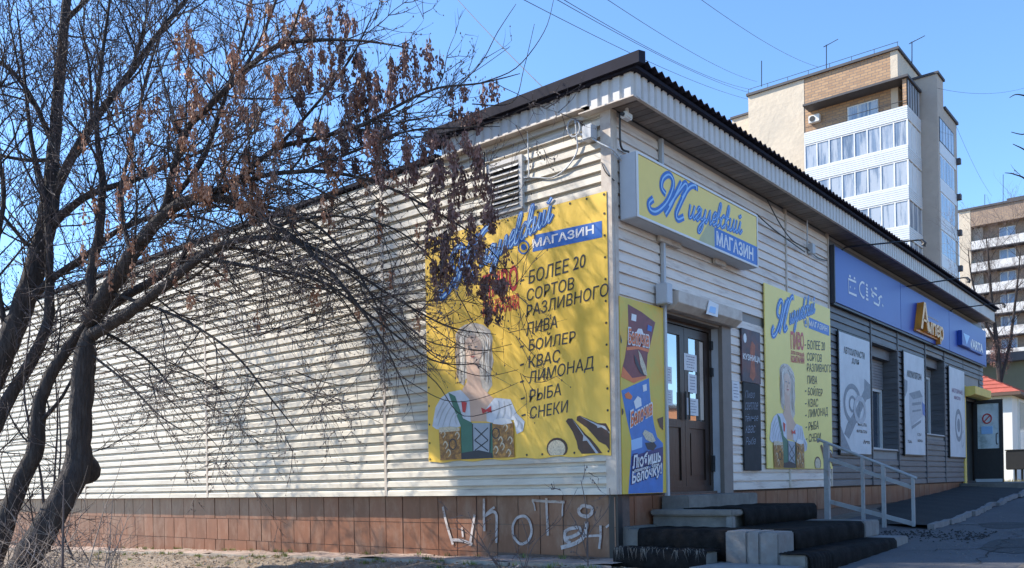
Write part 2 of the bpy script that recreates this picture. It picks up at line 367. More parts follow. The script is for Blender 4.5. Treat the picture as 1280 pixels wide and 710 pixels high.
boards(8.72,10.36,fB,M_SIDEG,2.68,3.1,J); boards(12.44,14.03,fB,M_SIDEG,0,.95,J); boards(12.44,14.03,fB,M_SIDEG,2.84,3.1,J); boards(14.07,15.9,fB,M_SIDEG,0,3.1,J); boards(15.95,17.7,fB,M_SIDEG,2.68,3.1,J); boards(17.74,LEN,fB,M_SIDEG,0,3.1,J); boards(6.56,LEN,fB,M_SIDEG,3.9,TOP-.1,J)
J.build('siding',M_SIDEG,B,kind='stuff')
def bx(name,m,x0,x1,y0,y1,z0,z1,par=None,bev=0): return MB().box(x0,x1,y0,y1,z0,z1).build(name,m,par if par is not None else B,bevel=bev)
for x in (-3.63,-8.01,-12.42): bx('seam_trim',M_TRIM,x-.022,x+.022,-.052,-.001,0.002,TOP-.04)
for y,m_ in ((4.76,M_TRIM),(6.54,M_TRIM),(8.7,M_SIDEG),(10.38,M_SIDEG),(12.42,M_SIDEG),(14.05,M_SIDEG)): bx('seam_trim',m_,.001,.045,y-.02,y+.02,.002,TOP-.06 if m_ is M_TRIM else 3.1)
ct=MB().box(-.09,.041,-.050,-.0015,.0,TOP-.09); ct.box(.0015,.0465,-.0015,.068,.0,TOP-.09); ct.build('corner_trim',M_TRIM,B)
bx('door_pole',M_LGREY,.03,.075,1.0,1.045,-.12,TOP-.12)
# vent, cable loop, junction box on face A
v=MB(); 
for a,b_,c_,d in ((-1.72,-1.17,3.35,3.40),(-1.72,-1.17,3.93,3.98),(-1.72,-1.67,3.40,3.93),(-1.22,-1.17,3.40,3.93)): v.box(a,b_,-.075,-.02,c_,d)
vent=v.build('vent',M_FASC,B); bx('vent_back',M_BLACK,-1.67,-1.22,-.045,-.036,3.4,3.93,vent).matrix_parent_inverse=Matrix.Identity(4)
for k in range(8):
    z=3.415+k*.065; s=MB().prism([(-.06,z+.026),(-.056,z+.032),(-.09,z-.004),(-.094,z-.010)],lambda u,v,w:(w,u,v),-1.665,-1.225).build('louvre',M_FASC,vent)
def cable(pts,r=.007,m=M_LGREY,name='cable',par=None,n=5): return MB().tube(catmull(pts,6),r,n).build(name,m,par if par is not None else B,smooth=True)
PA=lambda x,y,o=.06: tuple(onY(x,y,-o)); PB=lambda x,y,o=.06: tuple(onX(x,y,o))
bx('junction_box',M_LGREY,-.26,-.13,-.16,-.045,3.87,4.03,bev=.01)
cable([PA(742,168,.08),PA(730,169),PA(724,168)],.018,M_WHITE,'conduit')
MB().tube(catmull([PA(717-8*math.cos(a),160-11*math.sin(a),.08) for a in [k*6.283/10 for k in range(11)]],4),.011,5).build('cable_loop',M_LGREY,B,smooth=True)
cable([PA(719,150,.08),PA(721,172,.08),PA(721,190,.07),PA(708,210,.07),PA(690,222),PA(672,222),PA(655,222)],.009)
cable([PA(738,172,.12),PA(752,180,.12),PA(764,186,.1),PB(772,193,.08),PB(778,202,.08)],.01)
cable([PA(659,150,.08),PA(660,180,.07),PA(661,210,.07),PA(661,222,.07)],.008,M_WHITE)
cable([PA(752,203,.06),PA(757,215,.07),PB(768,226,.06)],.006,M_BLACK)
cable([PA(605,190,.09),PA(605,222,.09)],.014,M_BLACK,'downpipe_bracket')
# B-side cables
cable([PB(775,140,.1),PB(776,182,.08),PB(786,190,.08)],.012,M_BLACK)
cable([PB(946,268,.08),PB(965,285,.1),PB(985,300,.12),PB(1006,315,.08)],.009,M_BLACK); cable([PB(958,248,.1),PB(975,280,.12),PB(990,300,.12),PB(1006,310,.08)],.008,M_BLACK)
cable([PB(1009,275,.12),PB(1009,310,.08)],.012,M_LGREY); cable([PB(1010,312,.07),PB(1022,322,.06),PB(1034,326,.06)],.008,M_BLACK)
MB().box(.035,.12,5.62,5.75,3.69,3.85).build('cable_box',M_LGREY,B,bevel=.008)
# plinth
bk=MB().box(-22,-.02,.12,.3,-1.6,-.001); bk.box(-.3,-.048,.3,LEN,-1.2,-.001); bk.build('plinth_backing',M_GROUT,B)
def tile(u0,u1,v0,v1,fn,w0,w1,par=None):
    MB().prism([(u0,v0),(u1,v0),(u1,v1),(u0,v1)],fn,w0,w1).build('plinth_tile',M_TILE,B)
x=-.13; row=[(-.012,-.352),(-.36,-.70),(-.708,-1.0)]
offs=[0,.0,.0]
nt_=0
for r_,(zt,zb) in enumerate(row):
    x=-.13
    while x>-13.4:
        wd=rnd.choice([.33,.33,.33,.33,.26,.40]) if x<-5 else .335
        jut=-.108-rnd.uniform(0,.008)
        if not(r_==2 and x>-1.5): tile(x-wd+.007,x-.007,zb,zt,fA,-.118,jut); nt_+=1
        x-=wd
J=MB()
for zt,zb in row:
    x=-13.5
    while x>-22: J.box(x-.326,x,.109,.118,zb,zt); x-=.335
J.build('plinth_tiling',M_TILE,B,kind='stuff')
y=.02
while y<LEN-.4:
    for zt,zb in ((-.03,-.36),(-.367,-.70)):
        if y<6 or zt>-.3: tile(y+.004,y+.392,zb,zt,fB,-.045,-.028-rnd.uniform(0,.004))
    y+=.4
bx('plinth_corner_post',M_BLACK,-.12,.0,.03,.12,-.95,-.003); bx('plinth_footing',M_CONC,-.115,.06,.125,.75,-.95,-.36)
# graffiti
gr=MB()
def Gp(c,pts,wd=.055,**k):
    x0,y0,s=c; uv=[]
    for a,b_ in pts: q=onY(x0+a/s,y0+b_/s,.1); uv.append((q.x,q.z))
    ribbon(gr,[(a_+rnd.uniform(-.006,.006),b_+rnd.uniform(-.006,.006)) for a_,b_ in uv],wd*.68,fA,-.098,**k)
c1=(530,560,4.733); c2=(640,600,6.453)
Gp(c1,[(112,350),(135,450),(170,570)]); Gp(c1,[(165,545),(225,550),(285,572)]); Gp(c1,[(298,395),(285,480),(272,580)]); Gp(c1,[(222,468),(228,500),(230,530)],.045)
Gp(c1,[(355,300),(357,400),(358,490)]); Gp(c1,[(360,402),(390,375),(420,350)],.045); Gp(c1,[(365,398),(405,378),(430,392),(432,470),(428,560)])
Gp(c2,ell(82,402,78,112,14),.05,closed=True); Gp(c2,[(160,160),(290,175),(425,182)],.045); Gp(c2,[(165,165),(178,200),(188,245)],.03); Gp(c2,[(275,150),(282,300),(292,450)],.05); Gp(c2,[(412,182),(408,240),(405,290)],.03)
Gp(c2,ell(595,250,55,42,14),.06,closed=True)
Gp(c2,[(425,420),(470,390),(540,385),(548,420),(500,450),(430,475)],.06); Gp(c2,[(600,340),(600,400),(570,470),(500,515),(395,550)],.07); Gp(c2,[(425,420),(430,480),(470,510)],.06)
Gp(c2,[(590,455),(650,450),(705,448)],.04); Gp(c2,[(712,370),(712,450),(706,552)],.045); Gp(c2,[(760,385),(800,355)],.035)
gr.build('graffiti',mat('graffiti_paint',(.50,.44,.42),.8,.3,12,col2=(.24,.12,.08),scale2=22,amt2=.85,lo=.52,hi=.66),B,kind='stuff')
# roof, fascia, soffit
FX=.38; 
def rib_panel(L,fn,h,m,zo=0):
    mb=MB(); P=.14; n=int(round(L/P)); pr=[]
    for i in range(n):
        a=i*P; pr+=[(a+.0,0),(a+.022,0),(a+.036,.024),(a+.118,.024),(a+.132,0)]
    pr.append((n*P,0)); k=len(pr)
    for v_ in (0,h):
        for u_,w_ in pr: mb.v.append(tuple(fn(u_,v_-(.012 if (v_ and w_<.01) else 0),w_)))
    for i in range(k-1): mb.f.append((i,i+1,k+i+1,k+i))
    return mb.mesh('fascia_panel',m)
meB=rib_panel(1.12,lambda u,v,w:Vector((w,u,v)),.25,M_FASC)
y=-.13
for i in range(16): link('fascia_panel',meB,B,loc=Vector((FX,y,4.18))+B.location*0); y+=1.12
meA=rib_panel(.56,lambda u,v,w:Vector((u,-w,v)),.24,M_FASC)
for o in [o for o in COL.objects if o.name.startswith('fascia_panel')]: pass
for i in range(4): link('fascia_panel',meA,B,loc=Vector((-.172-.56*(i+1),-.12,4.235)))
meC=rib_panel(.56,lambda u,v,w:Vector((u,-w,v)),.27,M_FASC)
link('fascia_panel',meC,B,loc=Vector((-.17,-.13,4.18)))
bx('fascia_edge',M_TRIM,-2.5,-.27,-.15,-.03,4.222,4.236); bx('fascia_edge',M_TRIM,-.30,FX+.02,-.16,-.05,4.166,4.179); bx('fascia_edge',M_TRIM,FX-.01,FX+.03,-.05,LEN-.38,4.166,4.179)
sl_=MB().box(.05,.372,0,.112,4.186,4.2).mesh('soffit_slat',M_SOFF)
y=-.1
while y<LEN-.5: link('soffit_slat',sl_,B,loc=(0,y,rnd.uniform(-.002,.002))); y+=.122
bx('soffit_backing',M_BLACK,-.02,.37,-.1,LEN-.4,4.205,4.23)
RT=MB(); PW=.15
ny=int((LEN+.0)/PW*4)
RT.grid(3,ny,lambda a,b:(-2.6+3.12*a,-.24+(LEN-.1)*b,4.5+.026*math.sin(b*ny/4*2*math.pi)+.0*a)); RT.build('roof_sheet',M_ROOF,B); RT=MB(); RT.grid(6,120,lambda a,b:(-22+19.39*a,.6+(LEN-.9)*b,4.5+.02*(1 if round(b*120)%2 else -1))); RT.build('roof_sheet',M_ROOF,B)
RT2=MB(); RT2.grid(1,ny,lambda a,b:(.50+.018*a,-.24+(LEN-.1)*b,4.5+.026*math.sin(b*ny/4*2*math.pi)-.012)); 
bx('roof_deck',M_ROOF,-2.6,.46,-.2,LEN-.42,4.43,4.468); bx('roof_deck',M_ROOF,-22,-2.605,.3,LEN-.42,4.29,4.44)
MB().prism([(-.25,4.45),(-.25,4.57),(-.12,4.60),(-.12,4.47)],lambda u,v,w:(w,u,v),-2.6,.53).build('roof_flashing',M_ROOF,B)
MB().prism([(-.06,4.295),(-.06,4.345),(.3,4.40),(.3,4.30)],lambda u,v,w:(w,u,v),-22,-2.6).build('roof_flashing',M_ROOF,B)
# main entrance
X0=-.22
D=thing; 
bx('door_reveal',M_BLUEG,-.3,-.001,2.551,2.60,0,2.2) if False else None
rv=MB().box(-.30,.02,2.52,2.549,-.03,2.2); rv.build('door_reveal',M_BLUEG,B)
bx('door_post',M_TAUPE,.002,.06,2.51,2.77,-.05,2.2); bx('door_post',M_TAUPE,-.3,.02,1.061,1.10,0,2.2)
sh=MB().prism([(0,2.36),(.19,2.36),(.19,2.22),(.1,2.15),(0,2.15)],lambda u,v,w:(u+.035,w,v),1.06,2.78).build('roller_shutter_box',M_TRIM,B,bevel=.004)
bx('shutter_lip',M_TAUPE,-.1,.03,1.1,2.5,2.12,2.16)
bx('shutter_end_cap',M_LGREY,.05,.2,.83,.97,2.18,2.42,bev=.01)
MB().prism([(1.72,2.17),(2.02,2.17),(2.05,2.33),(1.80,2.35)],lambda u,v,w:Vector((w,u,v)),.235,.245).build('sticker',M_PWHITE,B); MB().prism([(1.78,2.2),(1.95,2.2),(1.97,2.28),(1.82,2.28)],lambda u,v,w:Vector((w,u,v)),.245,.249).build('sticker',M_LBLUE,B)
dr=MB(); 
def fr(mb,y0,y1,z0,z1,t,x0,x1):
    mb.box(x0,x1,y0,y0+t,z0,z1); mb.box(x0,x1,y1-t,y1,z0,z1); mb.box(x0,x1,y0+t,y1-t,z1-t,z1); mb.box(x0,x1,y0+t,y1-t,z0,z0+t)
fr(dr,1.10,2.52,0.0,2.14,.07,-.28,-.2); door=dr.build('door_frame',M_BROWN,B); door.location.x+=.1
for y0,y1 in ((1.17,1.80),(1.80,2.45)):
    q=MB(); fr(q,y0+.004,y1-.004,.03,2.06,.11,-.26,-.215); q.box(-.26,-.215,y0+.11,y1-.11,.80,.90); lf=q.build('door_leaf',M_BROWN,B); lf.location.x+=.1
    MB().box(-.245,-.238,y0+.114,y1-.114,.90,1.95).build('glass_pane',M_GLASSD,lf)
    q=MB().box(-.25,-.235,y0+.114,y1-.114,.14,.80); q.box(-.235,-.225,y0+.16,y1-.16,.2,.74); q.build('door_panel',M_BROWN,lf,bevel=.004)
bx('door_blind',M_TRIM,-.134,-.128,2.24,2.33,.92,1.93); 
MB().tube([(-.08,1.76,.9),(-.08,1.76,1.25)],.012,6).build('door_handle',M_BLACK,B); MB().tube([(-.08,1.85,.9),(-.08,1.85,1.25)],.012,6).build('door_handle',M_BLACK,B)
for z in (.25,.35,1.5,1.85): bx('door_hinge',M_BLACK,-.12,-.07,2.46,2.515,z,z+.11)
M_PAPER=mat('paper',(.72,.72,.74),.8,.06,20); M_INK=mat('ink',(.12,.12,.2),.7,.2,9)
def notice(pl,fn,u0,u1,v0,v1,w,label,lines=5):
    t=thing('notice',label,'notice',fn((u0+u1)/2,v0,w)); MB().prism([(u0,v0),(u1,v0),(u1,v1),(u0,v1)],fn,w,w+.002).build('paper_sheet',M_PAPER,t)
    q=MB()
    for k in range(lines):
        vv=v1-(v1-v0)*(k+1)/(lines+1.2); a=u0+(u1-u0)*rnd.uniform(.12,.25); b_=u1-(u1-u0)*rnd.uniform(.12,.3); h=(v1-v0)*.018
        while a<b_:
            l=(u1-u0)*rnd.uniform(.05,.15); q.quad(fn(a,vv-h,w+.004),fn(min(a+l,b_),vv-h,w+.004),fn(min(a+l,b_),vv+h,w+.004),fn(a,vv+h,w+.004)); a+=l+(u1-u0)*.035
    q.build('writing',M_INK,t)
for (px0,px1,py0,py1,lb) in ((855,871,441,465,'white paper taped highest on the right door pane'),(860,871,467,492,'black edged paper in the middle of the right door pane'),(858,873,497,520,'white paper taped lowest on the right door pane'),(829,840,457,480,'white paper taped higher on the left door pane'),(829,841,486,507,'white paper taped lower on the left door pane')):
    a=onX(px0,py0,-.11); c=onX(px1,py1,-.11); notice('B',fB,a.y,c.y,c.z,a.z,-.112,lb)
notice('B',fB,2.83,3.05,1.2,1.46,.036,'small white notice on the siding between door post and chalkboard')
# windows of the grey part
def window(y0,y1,z0,z1,wy0,wy1,zs):
    q=MB(); fr(q,y0+.004,y1-.004,z0+.004,z1-.004,.02,-.32,.04)
    wn=q.build('window',M_SIDEG,B)
    # siding lined reveal on the far side
    z=z0+.03
    while z<z1-.1: MB().box(-.27,.02,y1-.04,y1-.026,z,z+.112).build('reveal_board',M_SIDEG,wn); z+=.122
    MB().box(-.31,-.30,y0+.03,y1-.03,z0+.03,z1-.03).build('glass_pane',M_GLASS,wn)
    q=MB(); fr(q,y0+.03,y1-.05,z0+.03,zs,.06,-.299,-.26); q.box(-.299,-.26,(y0+y1)/2-.03,(y0+y1)/2+.03,z0+.09,zs-.06); q.build('window_frame',M_WHITE,wn)
    MB().box(-.25,-.10,y0+.03,y1-.05,z1-.22,z1-.03).build('shutter_box',M_SIDEG,wn)
    z=zs
    while z<z1-.24: MB().box(-.25,-.235,y0+.04,y1-.06,z,z+.05).build('shutter_slat',M_LGREY if 0 else mat('shutter_grey',(.2,.2,.21),.5,.1,6),wn); z+=.056
    MB().box(-.25,.03,y0+.024,y1-.045,z0+.024,z0+.045).build('sill',M_LGREY,wn)
window(8.72,10.36,.64,2.68,0,0,1.9); window(12.44,14.03,1.04,2.84,0,0,2.45)
# far entrance
bx('door_surround',mat('yellow_paint',(.72,.52,.12),.6,.15,5),.001,.05,15.86,16.06,-.1,2.4); bx('door_surround',MATS['yellow_paint'],.001,.05,17.55,17.72,-.1,2.4)
MB().prism([(0,2.36),(.25,2.36),(.25,2.16),(.12,2.12),(0,2.12)],lambda u,v,w:(u+.05,w,v),15.9,17.75).build('roller_shutter_box',MATS['yellow_paint'],B,bevel=.005)
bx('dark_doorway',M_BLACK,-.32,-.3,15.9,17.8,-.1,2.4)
q=MB(); fr(q,16.06,17.55,-.06,2.12,.07,-.12,-.02); q.build('door_frame',M_BROWN,B)
a=onY(1216,500,17.4); b_=onY(1253,498,17.4)
q=MB(); x0,x1=-.06,.62; z0,z1=-.05,2.11; yy=17.4
q.box(x0,x0+.09,yy,yy+.05,z0,z1); q.box(x1-.09,x1,yy,yy+.05,z0,z1); q.box(x0+.09,x1-.09,yy,yy+.05,z1-.1,z1); q.box(x0+.09,x1-.09,yy,yy+.05,z0,z0+.12); q.box(x0+.09,x1-.09,yy,yy+.05,.75,.84); q.box(x0+.09,x1-.09,yy+.01,yy+.04,z0+.12,.75)
lf=q.build('open_door_leaf',M_BLACK,B)
MB().box(x0+.09,x1-.09,yy+.02,yy+.03,.84,z1-.1).build('glass_pane',mat('frosted_glass',(.72,.80,.82),.15,.35,6,col2=(.2,.26,.24),scale2=3,amt2=.8,bump=.3,bscale=5),lf)
fC=lambda u,v,w:Vector((u,yy-w,v))
q=MB(); ribbon(q,ell(.26,1.62,.1,.12,16),.03,fC,.004,closed=True,smooth=2); ribbon(q,[(.19,1.54),(.33,1.70)],.025,fC,.006,smooth=0); q.build('no_entry_sticker',M_RED,lf)
MB().prism([(.12,1.22),(.38,1.22),(.38,1.42),(.12,1.42)],fC,-.018,.002).build('sticker',M_LBLUE,lf)
q=MB(); text(q,'ОТКРЫТО',.14,.36,1.33,1.38,fC,.004); q.v=[] ; q.f=[]
MB().tube(catmull([(x1-.12,yy-.01,.95),(x1-.14,yy-.08,.97),(x1-.14,yy-.08,1.2),(x1-.12,yy-.01,1.22)],4),.012,6).build('door_handle',M_BLACK,lf)
MB().box(x0+.02,x1-.03,yy-.012,yy-.003,z0+.02,z0+.10).build('kick_plate',M_LGREY,lf)
# ------------------------------------------------------------------ entrance steps
ST=thing('entrance_steps','crumbling concrete steps with whitewashed edges and black rubber mats at shop door','steps',(1,1,-.78))
MB().box(.005,.36,.96,2.85,-.30,-.035).build('door_sill',M_CONC,ST,bevel=.012)
MB().box(.005,1.02,.70,3.1,-.255,-.19).build('landing_slab',M_CONC,ST,bevel=.014)
MB().box(.005,.95,.76,3.08,-.8,-.256).build('landing_block',M_CONC,ST,bevel=.01)
MB().box(.93,1.01,.72,.80,-.40,-.258).build('whitewashed_block',M_WCONC,ST,bevel=.01)
MB().box(.02,1.78,.12,3.1,-.8,-.385).build('middle_step',M_CONC,ST,bevel=.015)
MB().box(.15,2.12,.16,3.12,-.95,-.578).build('lower_step',M_CONC,ST,bevel=.015)
def draped(x0,x1,y0,y1,zt,drop,axis,name='rubber_mat'):
    # mat lying on a tread and folded over its nosing, ragged, rounded
    q=MB(); prof=[]
    if axis=='x':
        n=14; path=[(x0,zt+.012)]+[(x1-.05,zt+.014),(x1+.0,zt+.008),(x1+.028,zt-.03),(x1+.032,zt-.1),(x1+.03,zt-drop)]
        q.grid(28,len(path)-1,lambda a,b:(path[round(b*(len(path)-1))][0]+.006*math.sin(a*40),y0+(y1-y0)*a,path[round(b*(len(path)-1))][1]+.004*math.sin(a*30+b*5)))
    else:
        path=[(y1,zt+.012),(y0+.05,zt+.014),(y0,zt+.008),(y0-.028,zt-.03),(y0-.032,zt-.1),(y0-.03,zt-drop)]
        q.grid(28,len(path)-1,lambda a,b:(x0+(x1-x0)*a,path[round(b*(len(path)-1))][0]-.006*math.sin(a*40),path[round(b*(len(path)-1))][1]+.004*math.sin(a*30+b*5)))
    o=q.build(name,M_MAT,ST,smooth=True); md=o.modifiers.new('t','SOLIDIFY'); md.thickness=.012; md.offset=1
draped(.3,1.02,.95,3.08,-.19,.19,'x'); draped(1.06,1.79,.42,2.5,-.385,.26,'x'); draped(1.8,2.14,.42,2.55,-.578,.26,'x'); MB().box(1.86,2.12,-.08,.155,-.95,-.579).build('lower_step',M_CONC,ST,bevel=.012); draped(1.86,2.14,-.1,.41,-.578,.3,'x')
draped(.2,1.25,.13,.68,-.385,.3,'y')
# lowest front step with its mat
MB().box(.2,1.22,-.34,-.07,-.98,-.56).build('front_step',M_CONC,ST,bevel=.015); draped(.18,1.24,-.33,-.05,-.56,.3,'y')
q=MB()
for i in range(60):
    x=rnd.uniform(.2,1.22); l=rnd.uniform(.02,.16); a=rnd.uniform(-.05,.05); q.quad((x,-.372,-.545),(x+.004,-.372,-.545),(x+.004+a,-.378,-.545-l))
for i in range(50):
    x=rnd.uniform(.2,1.22); l=rnd.uniform(.01,.05); q.quad((x,-.33,-.545),(x+.006,-.33,-.545),(x+rnd.uniform(-.03,.03),-.33+rnd.uniform(-.04,.04),-.535+l*.3))
q.build('sunlit_fringe',mat('fringe_sun_tone',(.22,.2,.18),.8,.5,20),ST,kind='stuff')  # pale blades paint the sun streaks on the frayed black rubber
for x0,x1,y0,y1,z0,z1 in ((1.26,1.49,.02,.40,-.74,-.372),(1.50,1.63,.0,.40,-.74,-.374),(1.64,1.83,-.02,.36,-.74,-.378),(1.60,1.83,2.52,2.8,-.575,-.378),(1.66,1.82,2.81,3.09,-.575,-.382),(1.78,2.15,2.57,2.86,-.83,-.57),(1.80,2.14,2.87,3.13,-.83,-.574)):
    MB().box(x0,x1,y0,y1,z0,z1).build('whitewashed_block',M_WCONC,ST,bevel=.014)
sb=MB().prism([(1.22,-.72),(2.15,-.62),(2.12,-.1),(1.25,-.09)],lambda u,v,w:(u,v,w),-.86,-.675).build('stone_slab',M_WCONC,None,bevel=.02); sb.name='stone_slab'; tag(sb,'sunlit pale stone slab lying in front of the whitewashed step block','slab')
# handrail
HR=thing('handrail','pale grey painted metal handrail sloping down beside the entrance steps','handrail',(1,5,-.6))
YR=5.0
def rp(x,y): return onY(x,y,YR)
def bar(a,b,r,name,flat=False):
    if flat:
        d=(b-a); n=Vector((0,1,0)); up=d.cross(n).normalized(); q=MB()
        for s in (0,1):
            c=a if s==0 else b
            for i,j in ((-1,-1),(1,-1),(1,1),(-1,1)): q.v.append(tuple(c+n*(.02*i)+up*(r*j)))
        q.f+=[(0,1,2,3),(7,6,5,4),(0,4,5,1),(1,5,6,2),(2,6,7,3),(3,7,4,0)]; return q.build(name,M_ALU,HR)
    return MB().tube([a,b],r,8).build(name,M_ALU,HR,smooth=False)
def post(x,yt,yb,r,x2=None):
    a=rp(x,yt); b=rp(x2 or x+1,yb); q=MB().box(a.x-r,a.x+r,YR-r,YR+r,b.z,a.z).build('post',M_ALU,HR)
post(1033,554,650,.036,1034); post(1078,571,668,.022); post(1104,581,668,.025); post(1141,596,658,.02)
bar(rp(1022,549),rp(1146,598),.022,'top_rail'); MB().tube([rp(1022,549),rp(1023,553)],.02,8).build('rail_end',M_ALU,HR)
bar(rp(1036,574)+Vector((0,.035,0)),rp(1141,610)+Vector((0,.035,0)),.026,'middle_rail',True); bar(rp(1036,627)+Vector((0,.035,0)),rp(1141,655)+Vector((0,.035,0)),.03,'bottom_rail',True)
# ------------------------------------------------------------------ black asphalt ramp and its kerb
def kl(t): 
    return Vector((1.95+(.0)*t+ .55*math.sin(t*1.57)*0-.35*t*t+.22*math.sin(t*9)*.15, 4.9+9.9*t, -.54+.36*t))
def wl(t): return Vector((-.1,6.2+9.6*t,-.70+.66*t+.06*math.sin(t*5)))
mb=MB(); mb.grid(10,60,lambda a,b: wl(b).lerp(kl(b),a)+Vector((0,0,.05*math.sin(a*math.pi)*(1-b)+.006*math.sin(b*70+a*9))))
o=mb.build('ramp',M_BASPH,smooth=True); o['kind']='structure'
rk=thing('ramp_kerb','uneven concrete kerb line along the outer edge of the black ramp','kerb',kl(.5))
for i in range(12):
    q=MB(); t0,t1=i/12+.0006,(i+1)/12-.0006; pts=[kl(t0+(t1-t0)*k/4)+Vector((.03*math.sin(i*2.3)+rnd.uniform(-.015,.015),0,rnd.uniform(-.03,-.012))) for k in range(5)]
    q.tube(pts,[rnd.uniform(.045,.062) for _k in range(5)],4); q.build('kerb_stone',mat('ramp_kerb_concrete',(.2,.19,.19),.9,.3,12,bump=.5),rk)
mb=MB().prism([(-.1,15.6),(5.5,14.9),(9,15.5),(9,20),(-8,20.4),(-8,LEN),(-.1,LEN)],lambda u,v,w:(u,v,w),-.5,-.045); o=mb.build('far_terrace',M_CONC); o['kind']='structure'
mb=MB()
for i in range(420):
    p=Vector((rnd.uniform(1.5,2.8),rnd.gauss(4.1,.35),0)); s=rnd.uniform(.004,.022); z=gz(p.x,p.y)+.01; a=rnd.uniform(0,6)
    b=len(mb.v)
    for k in range(4): mb.v.append((p.x+s*math.cos(a+k*1.57),p.y+s*math.sin(a+k*1.57),z))
    mb.v.append((p.x,p.y,z+s*.8)); mb.f+=[(b+k,b+(k+1)%4,b+4) for k in range(4)]
g=mb.build('rubble',M_BASPH,kind='stuff'); tag(g,'dark crumbs of broken asphalt between steps and ramp','rubble')
# ------------------------------------------------------------------ signs, banners, posters
M_SKIN=mat('print_skin',(.62,.42,.32),.45,.08,8); M_HAIR=mat('print_pale_hair',(.60,.53,.46),.45,.3,14); M_BLOUSE=mat('print_blouse',(.58,.62,.70),.45,.12,9)
M_HAIRD=mat('print_hair_dark',(.33,.26,.21),.45,.2,8); M_HAIRL=mat('print_hair_light',(.74,.70,.64),.45,.1,8); M_SKINL=mat('print_face',(.68,.50,.40),.45,.08,8); M_LIPS=mat('print_lips',(.5,.13,.12),.45,.08,8)
M_GREENP=mat('print_green',(.05,.17,.12),.45,.1,9); M_AMBER=mat('print_amber',(.50,.24,.05),.4,.6,26,col2=(.10,.04,.02),scale2=22,amt2=.8,lo=.4,hi=.6); M_BOTT=mat('print_bottle',(.06,.022,.014),.4,.4,12)
M_BEIGE=mat('print_beige',(.6,.52,.38),.5,.5,60); M_CORS=mat('print_corset',(.36,.40,.46),.5,.1,8); M_GREY=mat('print_grey',(.20,.24,.29),.5,.3,14); M_LGP=mat('print_light_grey',(.42,.45,.5),.5,.2,14)
M_OLIVE=mat('print_olive_swash',(.46,.44,.22),.45,.1,4)
BX0,BW,BZ0,BH=-2.80,2.78,.44,2.85
def UV(px,py): q=onY(px,py,-.055); return ((q.x-BX0)/BW,(q.z-BZ0)/BH)
SC={'и':[[(0,1),(.02,.25),(.14,0),(.34,.2),(.46,1)],[(.46,1),(.47,.25),(.6,0),(.82,.35)]],
'г':[[(0,.7),(.14,1),(.32,.9),(.3,.7),(.06,.3),(.07,.08),(.22,0),(.45,.35)]],
'у':[[(0,1),(.02,.4),(.15,.12),(.36,.3),(.48,1)],[(.48,1),(.42,-.3),(.22,-.85),(.02,-.8),(.1,-.4),(.66,.3)]],
'л':[[(0,.05),(.1,.0),(.22,.35),(.36,1),(.46,.25),(.57,0),(.78,.35)]],
'е':[[(0,.4),(.3,.5),(.4,.85),(.22,1),(.04,.65),(.06,.2),(.24,0),(.52,.3)]],
'в':[[(0,.4),(.2,1.1),(.26,1.75),(.12,1.8),(.05,1.2),(.05,.2),(.22,0),(.42,.25),(.4,.62),(.26,.7),(.5,.6)]],
'с':[[(.42,.8),(.26,1),(.05,.7),(.05,.25),(.24,0),(.52,.3)]],
'к':[[(.05,.4),(.26,1.2),(.26,1.75),(.13,1.8),(.06,1.1),(.05,0)],[(.07,.5),(.25,.85),(.42,.9)],[(.1,.5),(.3,.35),(.42,0),(.62,.3)]],
'й':[[(0,1),(.02,.25),(.14,0),(.34,.2),(.46,1)],[(.46,1),(.47,.25),(.6,0),(.82,.35)],[(.12,1.45),(.26,1.3),(.44,1.5)]]}
BIGZH=[[(-.02,.30),(-.10,.16),(-.02,.02),(.14,.04),(.32,.30),(.40,.66),(.36,.90),(.22,.99),(.10,.84),(.12,.62),(.26,.50)],[(.60,.92),(.52,.60),(.44,.25),(.36,.02)],[(.40,.25),(.55,.62),(.70,.92),(.78,.80),(.70,.45),(.64,.12),(.72,.0),(.86,.10)],[(.70,.55),(.84,.88),(1.0,.97),(1.05,.85)]]
def script(parent,fn,u0,u1,v0,zh,ww,w,slope=0,m0=None,m1=None,name='script_lettering'):
    """ornate capital then small cursive letters, blue outline with light core"""
    outer=MB(); inner=MB(); L=u1-u0
    cap=L*.40; sh=.26
    def put(strokes,ox,sc,scv,wd,oy=0):
        for s in strokes:
            p=[(u0+ox+(a+sh*b)*sc, v0+oy+b*scv+slope*(ox+a*sc)) for a,b in s]
            ribbon(outer,p,wd,fn,w); ribbon(inner,p,wd*.26,fn,w+.003)
    put(BIGZH,L*.07,cap*.86,zh,ww*1.7)
    adv={'и':.78,'г':.42,'у':.62,'л':.72,'е':.48,'в':.5,'с':.48,'к':.6,'й':.86}
    st='игулевский'; tot=sum(adv[c] for c in st); sc=L*.60/tot; ox=L*.42
    for c in st: put(SC[c],ox,sc*1.0,zh*.33,ww*.95,oy=zh*.12); ox+=adv[c]*sc
    outer.build(name,m0 or M_BLUE,parent); inner.build(name,m1 or M_LBLUE,parent)
